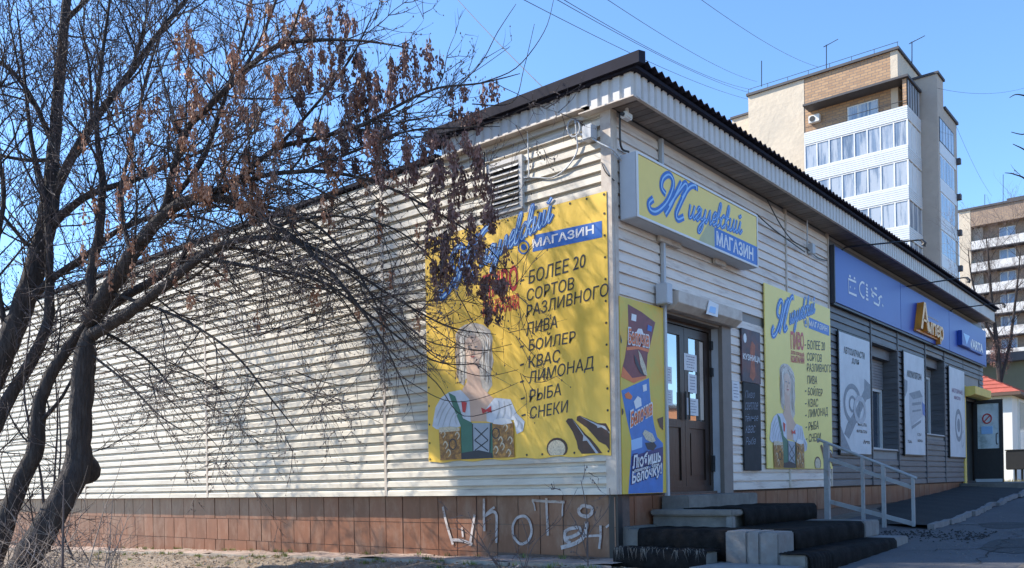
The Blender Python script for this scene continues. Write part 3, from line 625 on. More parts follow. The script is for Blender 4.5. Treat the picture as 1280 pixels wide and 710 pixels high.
def artwork(parent,fn,u0,u1,v0,v1,w,swash=True):
    W=u1-u0;H=v1-v0
    def T(p): return (u0+p[0]*W, v0+p[1]*H)
    def P(name,m,pts,lay=0,px=None):
        q=MB(); 
        cl=[]
        for p in pts:
            a=UV(*( (px[0]+p[0]/px[2],px[1]+p[1]/px[2]) if px else p)); cl.append(T((min(max(a[0],.004),.996),max(a[1],.004))))
        poly(q,cl,fn,w+.0015*(lay+1)); return q.build(name,m,parent)
    # swash behind logo, blue box
    tl,tr,br,bl=UV(668,294),UV(752.6,276),UV(753,296.6),UV(666,315)
    q=MB(); poly(q,[T(bl),T(br),T(tr),T(tl)],fn,w+.0015); q.build('name_box',M_BLUE,parent)
    q=MB(); ribbon(q,[T((a,b)) for a,b in [UV(654.8+6.5*math.cos(t),309+8*math.sin(t)) for t in [k*.6283 for k in range(10)]]],.012*W/2.78*1.6,fn,w+.003,closed=True); 
    poly(q,[T(UV(654.8+3.5*math.cos(t),309+4*math.sin(t))) for t in [-k*.6283 for k in range(10)]],fn,w+.003); q.build('round_mark',M_BLUE,parent)
    q=MB(); a=UV(666,312.5); b=UV(743,294); c=UV(666,299.5); text(q,'МАГАЗИН',T(a)[0],T(b)[0],T(a)[1]+.02*H/2.85,T(c)[1]+.0,fn,w+.004,bold=.025); q.build('lettering',M_PWHITE,parent)
    a=UV(543,378);b=UV(688,283); A_=T(a);B_=T(b)
    script(parent,fn,A_[0],B_[0],A_[1]-.01,(.56)*H/2.85,.05*W/2.78,w+.004,slope=(B_[1]-A_[1])/(B_[0]-A_[0]))
    q=MB()
    rows=[('БОЛЕЕ 20',661,355.5,732.5,333.8),('СОРТОВ',659,377,718,361.7),('РАЗЛИВНОГО',658,397,761,369.5),('ПИВА',659,419,697,409.7),('БОЙЛЕР',661,439,720,428),('КВАС',661,460.6,701,452),('ЛИМОНАД',661,483,742.5,463.5),('РЫБА',662,503,701.7,494),('СНЕКИ',663,524,711,515.5)]
    for i,(s,x0,y0,x1,y1) in enumerate(rows):
        a=UV(x0,y0); b=UV(x1,y1); A=T(a);Bq=T(b); sl=(Bq[1]-A[1])/(Bq[0]-A[0]); h=.142*H/2.85*(1.12 if i==0 else 1)*(1.18 if 'Й' in s or 'Д' in s else 1)
        text(q,s,A[0],Bq[0],A[1],A[1]+h,fn,w+.003,bold=.004,shear=.12,slope=sl)
        if i not in (1,2,3):
            d=.06*W/2.78; ribbon(q,[(A[0]-d*2.1,A[1]+h*.42-.012),(A[0]-d*1.1,A[1]+h*.42)],.02*H/2.85,fn,w+.003,smooth=0)
    q.build('lettering',M_PBLACK,parent)
    q=MB()
    for s,x0,y0,x1,y1,h in (('ПИВО',604,375.5,648,362,.30),('ДЛЯ ХОРОШЕЙ',604,384,649,375,.085),('КОМПАНИИ',604,397,649,386,.115)):
        A=T(UV(x0,y0));Bq=T(UV(x1,y1)); sl=(Bq[1]-A[1])/(Bq[0]-A[0]); text(q,s,A[0],Bq[0],A[1],A[1]+h*H/2.85,fn,w+.003,bold=.03,slope=sl)
    q.build('lettering',M_RED,parent)
    c=(540,440,5.07)
    P('printed_hair',M_HAIR,[(150,-110),(175,-150),(215,-175),(270,-185),(325,-172),(368,-140),(386,-90),(380,-20),(392,60),(376,130),(384,210),(350,262),(322,240),(300,180),(215,170),(205,215),(172,190),(160,120),(150,50),(158,-20)],0,c)
    P('printed_skin',M_SKIN,[(222,60),(300,60),(305,150),(320,225),(365,270),(400,300),(400,440),(240,440),(205,300),(192,240),(222,190)],1,c)
    P('printed_skin',M_SKINL,ell(262,-15,58,92,22)[::1],2,c)
    P('printed_blouse',M_BLOUSE,[(5,470),(25,350),(60,290),(110,255),(185,240),(240,300),(250,470),(190,470),(110,490),(30,490)],2,c)
    P('printed_blouse',M_BLOUSE,[(345,360),(400,290),(500,300),(540,390),(590,440),(580,500),(540,520),(520,430),(390,450),(350,440)],2,c)
    P('printed_dress',M_GREENP,[(105,255),(150,280),(200,420),(260,450),(385,450),(390,680),(190,680),(185,470),(150,380)],3,c)
    P('printed_corset',M_CORS,[(258,450),(378,450),(372,635),(262,640)],4,c)
    q=MB()
    for l in ([(262,455),(265,640)],[(375,450),(370,635)],[(275,480),(360,560)],[(275,560),(360,480)],[(275,560),(360,625)],[(275,625),(360,560)]):
        ribbon(q,[T(UV(c[0]+a/c[2],c[1]+b/c[2])) for a,b in l],.014*W/2.78,fn,w+.011,smooth=0,th=0.0003*len(q.v)/10)
    q.build('printed_lacing',M_PBLACK,parent)
    P('printed_skirt',M_PBLACK,[(190,640),(300,622),(385,640),(388,682),(190,684)],6,c)
    P('printed_bow',M_RED,[(315,352),(345,366),(378,342),(382,385),(350,378),(325,392)],5,c); P('printed_bow',M_RED,[(190,310),(225,320),(215,385),(198,380)],5,c)
    P('printed_mug',M_AMBER,[(48,495),(182,485),(192,682),(58,690)],7,c); P('printed_mug',M_AMBER,[(388,450),(520,445),(528,668),(392,678)],7,c)
    q=MB()
    for cx,cy in ((138,585),(410,515)): ribbon(q,[T(UV(c[0]+(cx+22*math.cos(t))/c[2],c[1]+(cy+32*math.sin(t))/c[2])) for t in [k*.7 for k in range(9)]],.014*W/2.78,fn,w+.0145,closed=True)
    q.build('printed_mug_handles',M_PBLACK,parent,kind='stuff')
    P('printed_foam',M_PWHITE,[(400,430),(440,418),(500,425),(515,450),(450,462),(392,455)],8,c); P('printed_foam',M_BEIGE,[(50,480),(120,472),(180,480),(180,500),(52,510)],8,c)
    P('printed_eye',M_GREY,[(226,-30),(236,-36),(250,-33),(250,-28),(236,-27)],8,c);P('printed_eye',M_GREY,[(274,-33),(288,-37),(298,-31),(288,-28),(275,-28)],8,c);P('printed_brow',M_HAIR,[(222,-44),(238,-52),(252,-48),(238,-47)],8,c);P('printed_brow',M_HAIR,[(272,-48),(288,-53),(302,-45),(288,-48)],8,c);P('printed_nose',M_SKIN,[(262,-20),(270,6),(262,10),(255,6)],8,c);P('printed_lips',M_LIPS,[(245,28),(256,24),(262,26),(270,24),(280,28),(262,36)],8,c)
    def strands(name,m,ls,wd,ww):
        q=MB()
        for i,l in enumerate(ls): ribbon(q,[T((min(max(t_[0],.004),.996),max(t_[1],.004))) for t_ in [UV(c[0]+a/c[2],c[1]+b/c[2]) for a,b in l]],wd*W/2.78,fn,w+ww+.00005*i,th=.0003,taper=True,smooth=4)
        q.build(name,m,parent,kind='stuff')
    rr_=random.Random(3)
    hs=[]
    for i in range(26):
        sd=-1 if i%2 else 1; x=268+sd*rr_.uniform(62,108); hs.append([(268+sd*rr_.uniform(5,60),-165+rr_.uniform(0,30)),(x,-90+rr_.uniform(-20,20)),(x+sd*rr_.uniform(-12,10),20),(x+sd*rr_.uniform(-14,8),150+rr_.uniform(-20,60))])
    strands('printed_hair_strands',M_HAIRD,hs[:13],.016,.0066); strands('printed_hair_strands',M_HAIRL,hs[13:],.014,.0072)
    fs=[[(40,470),(70,380),(110,320)],[(70,478),(95,400),(130,340)],[(110,480),(125,420),(150,380)],[(30,420),(60,350),(95,290)],[(410,430),(430,370),(425,310)],[(450,425),(465,370),(460,310)],[(500,420),(505,370),(490,320)],[(540,480),(550,450),(530,410)],[(570,490),(570,460),(550,430)],[(160,460),(150,420),(165,390)]]
    strands('printed_folds',M_LGP,fs,.02,.0069)
    ms=[]
    for mx,my in ((75,520),(110,640),(165,530),(90,590),(410,620),(470,480),(500,560),(450,600),(490,640),(440,560)): ms.append([(mx-14,my),(mx,my-22),(mx+14,my),(mx,my+24)])
    strands('printed_mug_highlights',M_BEIGE,ms,.02,.0135)
    d=(680,500,8.874)
    P('printed_bottle',M_BOTT,[(245,235),(270,205),(315,205),(385,285),(460,375),(520,425),(600,520),(650,590),(420,596),(380,540),(365,460),(320,350)],1,d)
    P('printed_bottle',M_BOTT,[(365,225),(370,185),(400,172),(600,258),(690,258),(785,330),(785,560),(690,500),(610,460),(560,400),(480,310)],1,d)
    P('printed_shine',M_LGP,[(320,215),(395,310),(450,390),(500,440),(610,590),(580,592),(480,450),(435,455),(440,395)],2,d)
    P('printed_shine',M_LGP,[(400,178),(600,268),(680,290),(780,372),(780,350),(690,330),(640,300),(600,310),(590,285)],2,d)
    P('printed_bowl',M_BOTT,ell(150,535,118,118,16),1,d); P('printed_seeds',M_BEIGE,ell(145,542,98,98,16),2,d)
# big vinyl banner on face A
bn=thing('banner','large wrinkled yellow vinyl banner with blue and black lettering on the sunlit lap siding','banner',(-1.4,-.05,.44))
q=MB(); NU,NV=40,40
def bz(a,b): return .004*math.sin(a*9+b*14)*1
q.grid(NU,NV,lambda a,b: fA(BX0+BW*a, BZ0+BH*b-(.02*math.sin(a*17)**2 if b<.01 else 0), .058)); 
q.grid(NU,NV,lambda a,b: fA(BX0+BW*(1-a), BZ0+BH*b, .053)); q.build('vinyl_sheet',M_YEL,bn)
artwork(bn,fA,BX0,BX0+BW,BZ0,BZ0+BH,.0585)
gm=MB()
for k in range(13):
    for (u,v) in ((BX0+.03+ (BW-.06)*k/12,BZ0+BH-.03),(BX0+.03+(BW-.06)*k/12,BZ0+.03)): poly(gm,ell(u,v,.014,.014,8),fA,.062)
for k in range(1,12):
    for u in (BX0+.03,BX0+BW-.03): poly(gm,ell(u,BZ0+BH*k/12,.014,.014,8),fA,.062)
gm.build('eyelets',M_BLACK,bn)
# pale yellow board on face B
bd=thing('advertising_board','pale yellow printed board with same beer menu on the shaded siding right of chalkboard','board',(.05,5.2,.29))
MB().box(.048,.066,3.87,6.50,.29,2.94).build('board_panel',M_YELB,bd,bevel=.003); artwork(bd,fB,3.87,6.50,.29,2.94,.0668)
# light-box sign
sg=thing('light_box_sign','deep yellow light box sign with blue script lettering above the door','sign',(.15,1.6,2.98))
MB().box(.05,.262,.10,3.2,2.99,3.70).build('sign_case',M_LGREY,sg,bevel=.008); MB().box(.2625,.268,.13,3.17,3.02,3.67).build('sign_face',M_YELS,sg)
q=MB(); q.box(.262,.276,.10,3.2,3.675,3.70);q.box(.262,.276,.10,3.2,2.99,3.015);q.box(.262,.276,.10,.125,3.015,3.675);q.box(.262,.276,3.175,3.2,3.015,3.675); q.build('sign_frame',M_WHITE,sg)
q=MB(); poly(q,[(1.92,3.016),(3.174,3.016),(3.174,3.27),(1.92,3.27)],fB,.2695); q.build('name_box',M_BLUE,sg)
q=MB(); poly(q,[(1.5,3.02),(1.92,3.02),(1.92,3.27),(1.75,3.27)],fB,.269); q.build('swash',M_OLIVE,sg)
q=MB(); text(q,'МАГАЗИН',1.97,3.05,3.055,3.235,fB,.271,bold=.03); q.build('lettering',M_PWHITE,sg)
script(sg,fB,.22,2.66,3.10,.50,.05,.2705,slope=.075)
MB().box(.05,.09,.9,1.4,2.93,2.99).build('sign_bracket',M_TRIM,sg); MB().box(.05,.09,2.3,2.6,2.93,2.99).build('sign_bracket',M_TRIM,sg)
# snack banner
M_SNY=mat('snack_yellow',(.66,.50,.07),.45,.12,4,col2=(.72,.36,.03),scale2=2,amt2=.7,bump=.2,bscale=3,bdist=.03); M_MAR=mat('print_maroon',(.17,.022,.03),.4,.3,12); M_SBL=mat('print_snack_blue',(.03,.17,.50),.4,.2,7); M_ORG=mat('print_orange',(.72,.16,.03),.4,.1,7); M_DKB=mat('print_navy',(.015,.03,.16),.4,.1,7)
sn=thing('snack_banner','narrow yellow and blue snack banner with red seed bag left of the door','banner',(.04,.5,0))
MB().box(.046,.056,.045,.995,.0,2.16).build('vinyl_sheet',M_SNY,sn,bevel=.002)
def PB2(pts,c): 
    o=[]
    for a,b in pts: q=onX(c[0]+a/c[2],c[1]+b/c[2],.056); o.append((min(max(q.y,.05),.99),max(q.z,.004)))
    return o
def SP(name,m,pts,c,lay): q=MB(); poly(q,PB2(pts,c)[::-1],fB,.057+.0015*lay); q.build(name,m,sn)
c5=(770,370,5.46); c4=(760,350,2.448)
SP('printed_bag',M_MAR,[(80,55),(175,110),(268,180),(250,260),(232,340),(215,400),(205,560),(120,595),(20,550),(45,480),(60,420),(85,250)],c5,0)
SP('printed_bag_edge',M_ORG,[(70,350),(150,340),(225,365),(222,385),(150,362),(72,372)],c5,1)
SP('printed_bag_edge',M_ORG,[(20,550),(45,480),(110,560),(205,545),(205,560),(120,595)],c5,1)
SP('printed_seed',M_BEIGE,[(150,370),(170,400),(200,480),(212,545),(190,535),(165,470)],c5,2)
SP('printed_seed',M_PBLACK,[(120,400),(135,420),(175,510),(195,550),(160,520),(130,460)],c5,2)
SP('printed_panel',M_PWHITE,[(105,120),(138,130),(135,175),(102,165)],c5,2); SP('printed_panel',M_BLUE,[(215,195),(245,210),(240,245),(212,235)],c5,2)
SP('printed_cap',M_PWHITE,[(135,250),(150,222),(175,225),(185,255),(165,285),(140,280)],c5,2)
SP('printed_bag',M_SBL,[(38,338),(80,320),(125,300),(130,370),(140,440),(150,480),(168,500),(168,650),(62,655),(70,540),(72,490),(58,430)],c4,0)
SP('printed_bag_edge',M_DKB,[(72,540),(120,525),(168,510),(168,560),(70,572)],c4,1)
SP('printed_seed',M_BEIGE,[(105,470),(112,458),(135,470),(145,492),(135,498),(115,488)],c4,2); SP('printed_seed',M_PBLACK,[(112,498),(140,496),(148,508),(138,522),(120,518)],c4,2)
SP('printed_seed',M_PBLACK,[(20,160),(30,165),(42,185),(40,195),(26,188),(20,178)],c4,2); SP('printed_seed',M_BOTT,ell(41,403,6,11,10),c4,2); SP('printed_seed',M_BOTT,[(150,425),(168,418),(168,460),(158,450)],c4,2)
SP('printed_panel',M_PWHITE,[(105,322),(117,318),(118,338),(107,342)],c4,2); SP('printed_cap',M_PWHITE,[(78,372),(90,355),(100,362),(102,385),(84,395)],c4,2); SP('printed_cap',M_ORG,[(50,350),(62,342),(74,356),(70,366),(54,362)],c4,2)
SP('printed_panel',M_LBLUE,[(70,490),(104,480),(104,512),(72,522)],c4,1)
def tp(par,s,p0,p1,h,m,w,bold=.03,c=None,fn=fB,outline=None,shear=.1):
    A=onX(c[0]+p0[0]/c[2],c[1]+p0[1]/c[2],.056); Z=onX(c[0]+p1[0]/c[2],c[1]+p1[1]/c[2],.056); sl=(Z.z-A.z)/(Z.y-A.y)
    if outline:
        q=MB(); text(q,s,A.y-.015,Z.y+.015,A.z-.015,A.z+h+.015,fn,w,bold=.075,shear=shear,slope=sl); q.build('lettering_outline',outline,par)
    q=MB(); text(q,s,A.y,Z.y,A.z,A.z+h,fn,w+.002,bold=bold,shear=shear,slope=sl); q.build('lettering',m,par)
tp(sn,'Белочка',(82,325),(222,350),.17,M_ORG,.063,c=c5,outline=M_PWHITE)
tp(sn,'Белочка',(68,452),(134,412),.17,M_ORG,.063,c=c4,outline=M_PWHITE)
c6=(780,560,10.93)
tp(sn,'Любишь',(108,290),(495,190),.15,M_PWHITE,.063,c=c6,outline=M_DKB); tp(sn,'семечки - бери',(130,352),(470,258),.055,M_PWHITE,.063,c=c6,outline=M_DKB); tp(sn,'Белочку!',(100,535),(510,390),.17,M_PWHITE,.063,c=c6,outline=M_DKB)
# chalkboard with poster
cb=thing('chalkboard','tall narrow black chalkboard with chalk writing under a dark beer poster','chalkboard',(.05,3.4,.26))
MB().box(.04,.06,3.13,3.68,.26,1.47).build('board_panel',mat('chalkboard_black',(.025,.027,.03),.7,.3,6,col2=(.06,.06,.065),amt2=.4),cb,bevel=.003)
q=MB(); M_CHALK=mat('chalk',(.3,.34,.42),.9,.3,30)
for k,s in enumerate(('Пиво','светлое','тёмное','квас','Рыба')):
    z=1.25-k*.16; text(q,s,3.17,3.17+.42*min(1,len(s)/6+.1),z,z+.10,fB,.0615,bold=-.012,shear=.35,slope=.06)
q.build('lettering',M_CHALK,cb)
MB().box(.04,.062,3.10,3.70,1.475,2.2).build('poster_panel',mat('poster_dark',(.05,.04,.06),.5,.6,7,col2=(.22,.06,.04),scale2=4,amt2=.7),cb)
q=MB(); text(q,'КУЗНИЦА',3.12,3.68,1.76,1.86,fB,.0655,bold=.03); poly(q,ell(3.2,2.07,.05,.065,14),fB,.064); q.build('lettering',M_PWHITE,cb)
q=MB(); poly(q,[(3.33,1.55),(3.44,1.5),(3.52,1.58),(3.5,1.8),(3.53,2.0),(3.42,2.06),(3.36,1.95),(3.38,1.75)],fB,.063); q.build('printed_figure',mat('print_rust',(.34,.08,.03),.5,.5,14),cb)
# blue fascia sign of the parts shop
bs=thing('shop_sign','long blue composite sign panel of the parts shop under the eaves','sign',(.1,12,3.05))
for (a,b,m_) in ((6.62,10.33,M_SBLUE),(10.345,14.2,M_SBLUE),(14.215,18.12,M_SBLUE)): MB().box(.05,.12,a,b,3.07,4.0).build('sign_panel',m_,bs,bevel=.004)
MB().box(.045,.125,6.58,6.615,3.05,4.02).build('sign_edge',M_PBLACK,bs); MB().box(.045,.118,18.125,18.16,3.05,4.02).build('sign_edge',M_SBLUE2,bs)
MB().box(.05,.1,6.6,18.13,3.03,3.065).build('sign_rail',M_PBLACK,bs)
ci=(1050,335,11.83); q=MB()
def I(pts,wd=.04):
    uv=[]; 
    for a,b in pts: p=onX(ci[0]+a/ci[2],ci[1]+b/ci[2],.125); uv.append((p.y,p.z))
    ribbon(q,uv,wd,fB,.1235,smooth=0 if len(pts)<4 or pts[0]==(240,210) else 4)
for l in ([(240,210),(125,160),(133,360),(247,410)],[(135,115),(160,125)],[(205,145),(225,155)],[(150,270),(158,290)],[(215,290),(222,312)],[(362,232),(325,210),(290,270),(300,365),(345,442)],[(385,245),(410,260)],[(385,298),(412,315)],[(385,345),(414,362)],[(385,395),(416,412)],[(385,455),(420,470)],[(460,300),(480,360),(470,400),(500,425)],[(510,295),(545,308)],[(490,360),(548,408)],[(500,510),(575,555)],[(575,555),(590,470),(570,450),(610,415)],[(610,415),(622,440)],[(340,440),(362,432)],[(625,540),(640,570)]): I(l)
q.build('outline_icons',M_PWHITE,bs,kind='stuff')
M_AMB1=mat('letter_orange',(.72,.27,.025),.4,.2,5,col2=(.35,.13,.03),amt2=.6); 
am=thing('channel_letters','orange raised channel lettering in the middle of the blue sign','sign letters',(.2,12,3.2))
for s,a,b,z0,z1 in (('А',11.25,11.92,3.2,3.78),('м',11.95,12.3,3.2,3.46),('п',12.33,12.62,3.2,3.46),('е',12.65,12.93,3.19,3.47),('р',12.96,13.26,3.07,3.47)):
    q=MB(); text(q,s,a,b,z0,z1,fB,.125,bold=.04,depth=.13 if s=='А' else .09); L_=q.build('letter',M_AMB1,am); q=MB(); text(q,s,a,b,z0,z1,fB,.125+(.136 if s=='А' else .096),bold=.01); q.build('letter_face',mat('letter_face_orange',(.85,.42,.07),.35,.1,5),L_)
q=MB(); q.box(.122,.17,11.22,13.3,3.16,3.2); q.build('letter_rail',M_AMB1,am); 
q=MB(); text(q,'магазин автозапчастей',12.0,13.2,3.60,3.64,fB,.125,bold=.02); q.build('lettering',mat('print_tan',(.5,.35,.25),.5,.1,5),am)
va=thing('battery_sign','small blue box sign with white letters and a triangle, right of the orange letters','sign',(.2,16.2,3.28))
MB().box(.122,.22,15.0,15.9,3.28,3.64).build('sign_case',M_SBLUE,va,bevel=.01); MB().box(.122,.18,15.9,17.5,3.28,3.60).build('sign_case',M_SBLUE,va,bevel=.01)
q=MB(); poly(q,[(15.45,3.33),(15.78,3.58),(15.12,3.58)],fB,.223); q.build('triangle_logo',M_LBLUE,va)
q=MB(); text(q,'VARTA',15.95,17.46,3.33,3.56,fB,.185,bold=.05); q.build('lettering',M_PWHITE,va)
# three white posters
def poster(y0,y1,z0,z1,label,txt,kind):
    t=thing('poster_board',label,'poster',(.07,(y0+y1)/2,z0)); 
    q=MB(); pr=[(y0,z0),(y1,z0+.0),(y1,z1),(y0,z1)]; q.prism(pr,fB,.06,.072); q.build('poster_panel',mat('poster_white',(.60,.63,.67),.5,.06,5,col2=(.42,.46,.5),scale2=2,amt2=.5),t)
    q=MB(); fr(q,y0-.03,y1+.03,z0-.03,z1+.03,.03,.05,.07); q.build('poster_frame',M_BLACK,t)
    W=y1-y0;H=z1-z0
    q=MB()
    for s,a,b,c,d in txt: text(q,s,y0+a*W,y0+b*W,z0+c*H,z0+d*H,fB,.075,bold=.03)
    q.build('lettering',M_PBLACK if kind!=3 else mat('print_mauve',(.25,.15,.25),.5,.2,8),t)
    def pt(l): return [(y0+a*W,z0+b*H) for a,b in l]
    if kind==1:
        q=MB(); poly(q,pt([(.8,.66),(1,.62),(1,.5),(.86,.48),(.55,.3),(.25,.12),(.1,.16),(.2,.25),(.45,.36),(.78,.56)]),fB,.0735); q.build('printed_absorber',M_GREY,t)
        q=MB(); ribbon(q,pt(ell(.38,.42,.26,.15,16)),.09,fB,.076,closed=True,smooth=2); ribbon(q,pt(ell(.38,.42,.1,.06,12)),.05,fB,.0765,closed=True,smooth=2); q.build('printed_disc',M_GREY,t)
        q=MB(); ribbon(q,pt(ell(.62,.38,.18,.1,14)),.1,fB,.078,closed=True,smooth=2); q.build('printed_pads',M_LGP,t)
        q=MB(); poly(q,pt([(.0,.0),(.35,.0),(.25,.06),(.1,.15),(.0,.22)]),fB,.0735); q.build('printed_corner',M_GREY,t)
        q=MB(); text(q,'МАСЛА',y0+.55*W,y0+.85*W,z0+.24*H,z0+.27*H,fB,.075); text(q,'ФИЛЬТРЫ',y0+.5*W,y0+.85*W,z0+.18*H,z0+.21*H,fB,.075);text(q,'Авто',y0+.72*W,y0+.95*W,z0+.09*H,z0+.125*H,fB,.075,bold=.04); q.build('lettering',M_PBLACK,t)
    elif kind==2:
        q=MB(); poly(q,pt([(.2,.6),(.75,.66),(.9,.6),(.88,.4),(.3,.28),(.22,.38)]),fB,.0735); q.build('printed_battery',M_LGP,t)
        q=MB(); poly(q,pt([(.2,.6),(.75,.66),(.9,.6),(.4,.55)]),fB,.075); poly(q,pt([(.3,.28),(.8,.36),(.78,.33),(.32,.25)]),fB,.075); poly(q,pt([(.0,.73),(.14,.72),(.12,.62),(0,.55)]),fB,.075); ribbon(q,pt([(.35,.5),(.8,.53)]),.06,fB,.0765,smooth=0); ribbon(q,pt([(.35,.43),(.8,.46)]),.04,fB,.0765,smooth=0); q.build('printed_battery_top',M_GREY,t)
        q=MB(); poly(q,pt([(.85,.55),(1,.52),(1,.4),(.88,.42)]),fB,.0765); q.build('printed_patch',M_BLUE,t)
        q=MB(); text(q,'12V',y0+.6*W,y0+.8*W,z0+.19*H,z0+.22*H,fB,.075); text(q,'60Ah',y0+.6*W,y0+.85*W,z0+.13*H,z0+.16*H,fB,.075); text(q,'75Ah',y0+.1*W,y0+.3*W,z0+.11*H,z0+.14*H,fB,.075); q.build('lettering',M_PBLACK,t)
    else:
        q=MB(); ribbon(q,pt(ell(.55,.36,.2,.16,18)),.12,fB,.0735,closed=True,smooth=2); poly(q,pt(ell(.55,.36,.1,.08,12)[::-1]),fB,.0745); q.build('printed_gear',M_GREY,t)
        q=MB(); ribbon(q,pt([(.75,.12),(.9,.18),(.88,.3),(.75,.25)]),.06,fB,.0755,closed=True); q.build('printed_ring',M_LGP,t)
poster(6.90,8.50,.56,2.62,'white poster with black headline and shock absorber, nearest the yellow board',[('АВТОЗАПЧАСТИ',.13,.82,.83,.89),('ДЛЯ',.38,.62,.76,.81)],1)
poster(10.68,12.16,.60,2.68,'white battery poster between the two grey shop windows',[('АККУМУЛЯТОРЫ',.12,.85,.76,.83)],2)
poster(14.34,15.84,.60,2.72,'white poster with printed gear beside the yellow framed far door',[('МОТОРНЫЕ',.15,.85,.72,.77),('МАСЛА',.28,.72,.65,.69)],3)
# spotlight arms above blue sign
for i,(a,b,lb) in enumerate((((1055,312),(1148,300),'thin black lamp arm at the left end of the blue sign'),((1133,360),(1205,347),'thin black lamp arm above the orange letters'),((1190,388),(1250,379),'thin black lamp arm nearest the right end of the blue sign'))):
    P0=onX(*a,.1); P1=onY(*b,P0.y); t=thing('sign_lamp',lb,'lamp',P0,'lamp arms over the blue sign')
    MB().tube(catmull([P0+Vector((-.02,0,-.1)),P0+Vector((0,0,.02)),P0+Vector((.12,0,.03)),P0.lerp(P1,.5)+Vector((0,0,.02)),P1],6),.014,6).build('arm',M_BLACK,t,smooth=True)
    MB().box(P0.x-.04,P0.x+.0,P0.y-.05,P0.y+.05,P0.z-.17,P0.z+.0).build('bracket',M_BLACK,t)
    MB().tube([P1,P1+Vector((.05,0,-.01)),P1+Vector((.09,0,-.07)),P1+Vector((.07,0,-.11))],[.014,.022,.035,.04],8).build('lamp_head',M_BLACK,t)
# camera at eaves corner
t=thing('security_camera','small white security camera tucked under the eaves at the corner','camera',(.2,.15,4.1))
MB().tube([(.16,.1,4.19),(.16,.1,4.13)],.02,8).build('mount',M_WHITE,t); MB().box(.12,.2,.02,.16,4.06,4.13).build('camera_body',M_WHITE,t,bevel=.012); MB().tube([(.16,.02,4.095),(.16,-.005,4.095)],.022,10).build('lens',M_BLACK,t)
# ------------------------------------------------------------------ far buildings
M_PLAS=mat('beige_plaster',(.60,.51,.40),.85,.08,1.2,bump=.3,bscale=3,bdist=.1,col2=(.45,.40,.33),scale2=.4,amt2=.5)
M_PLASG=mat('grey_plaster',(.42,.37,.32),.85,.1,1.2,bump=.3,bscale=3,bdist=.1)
M_PANW=mat('pale_cladding',(.62,.65,.68),.5,.06,2)
M_RC=mat('roof_coping',(.06,.06,.07),.7,.2,2)
def brickmat(name,c1,c2,mo):
    m=bpy.data.materials.new(name); m.use_nodes=True; n=m.node_tree; b=n.nodes['Principled BSDF']; b.inputs['Roughness'].default_value=.85
    g=n.nodes.new('ShaderNodeNewGeometry'); mp=n.nodes.new('ShaderNodeMapping'); sp=n.nodes.new('ShaderNodeSeparateXYZ'); cb=n.nodes.new('ShaderNodeCombineXYZ'); ad=n.nodes.new('ShaderNodeMath')
    n.links.new(g.outputs['Position'],sp.inputs[0]); n.links.new(sp.outputs[0],ad.inputs[0]); n.links.new(sp.outputs[1],ad.inputs[1]); n.links.new(ad.outputs[0],cb.inputs[0]); n.links.new(sp.outputs[2],cb.inputs[1])
    t=n.nodes.new('ShaderNodeTexBrick'); t.inputs['Scale'].default_value=1; t.inputs['Brick Width'].default_value=.5; t.inputs['Row Height'].default_value=.2; t.inputs['Mortar Size'].default_value=.022
    t.inputs['Color1'].default_value=(*c1,1); t.inputs['Color2'].default_value=(*c2,1); t.inputs['Mortar'].default_value=(*mo,1); n.links.new(cb.outputs[0],t.inputs[0]); n.links.new(t.outputs[0],b.inputs[0]); return m
M_BRICK=brickmat('tan_brick',(.48,.30,.17),(.36,.22,.13),(.22,.17,.14))
T1=thing('apartment_block','tall beige apartment block with glazed white balconies behind the shop roof','building',(-17,60,-.1))
def b1(name,m,*a,**k): return MB().box(*a).build(name,m,T1,**k)
b1('wall',M_PLAS,-23.05,-18.72,55.41,70,-.1,29.5); b1('brick_wall',M_BRICK,-18.72,-12.66,55.43,70,-.1,29.5); b1('wall',M_PLAS,-12.66,-12.19,55.41,61.3,-.1,29.5)
b1('roof_coping',M_RC,-23.15,-12.05,55.25,61.4,29.5,29.68); b1('wall',M_PLAS,-24.9,-23.05,56.5,70,-.1,28.6); b1('roof_coping',M_RC,-25,-23.1,56.35,70,28.6,28.75)
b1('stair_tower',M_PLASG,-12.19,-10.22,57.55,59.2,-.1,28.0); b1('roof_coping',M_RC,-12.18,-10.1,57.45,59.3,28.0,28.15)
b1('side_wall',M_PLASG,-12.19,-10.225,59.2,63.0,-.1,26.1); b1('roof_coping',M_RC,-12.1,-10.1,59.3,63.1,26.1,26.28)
b1('brick_panel',M_BRICK,-11.6,-11.36,54.3,57.4,25.1,26.9)
b1('balcony_canopy',M_RC,-18.35,-11.2,54.1,55.4,26.95,27.1); b1('balcony_canopy',M_RC,-12.18,-11.2,55.4,57.5,26.95,27.1)
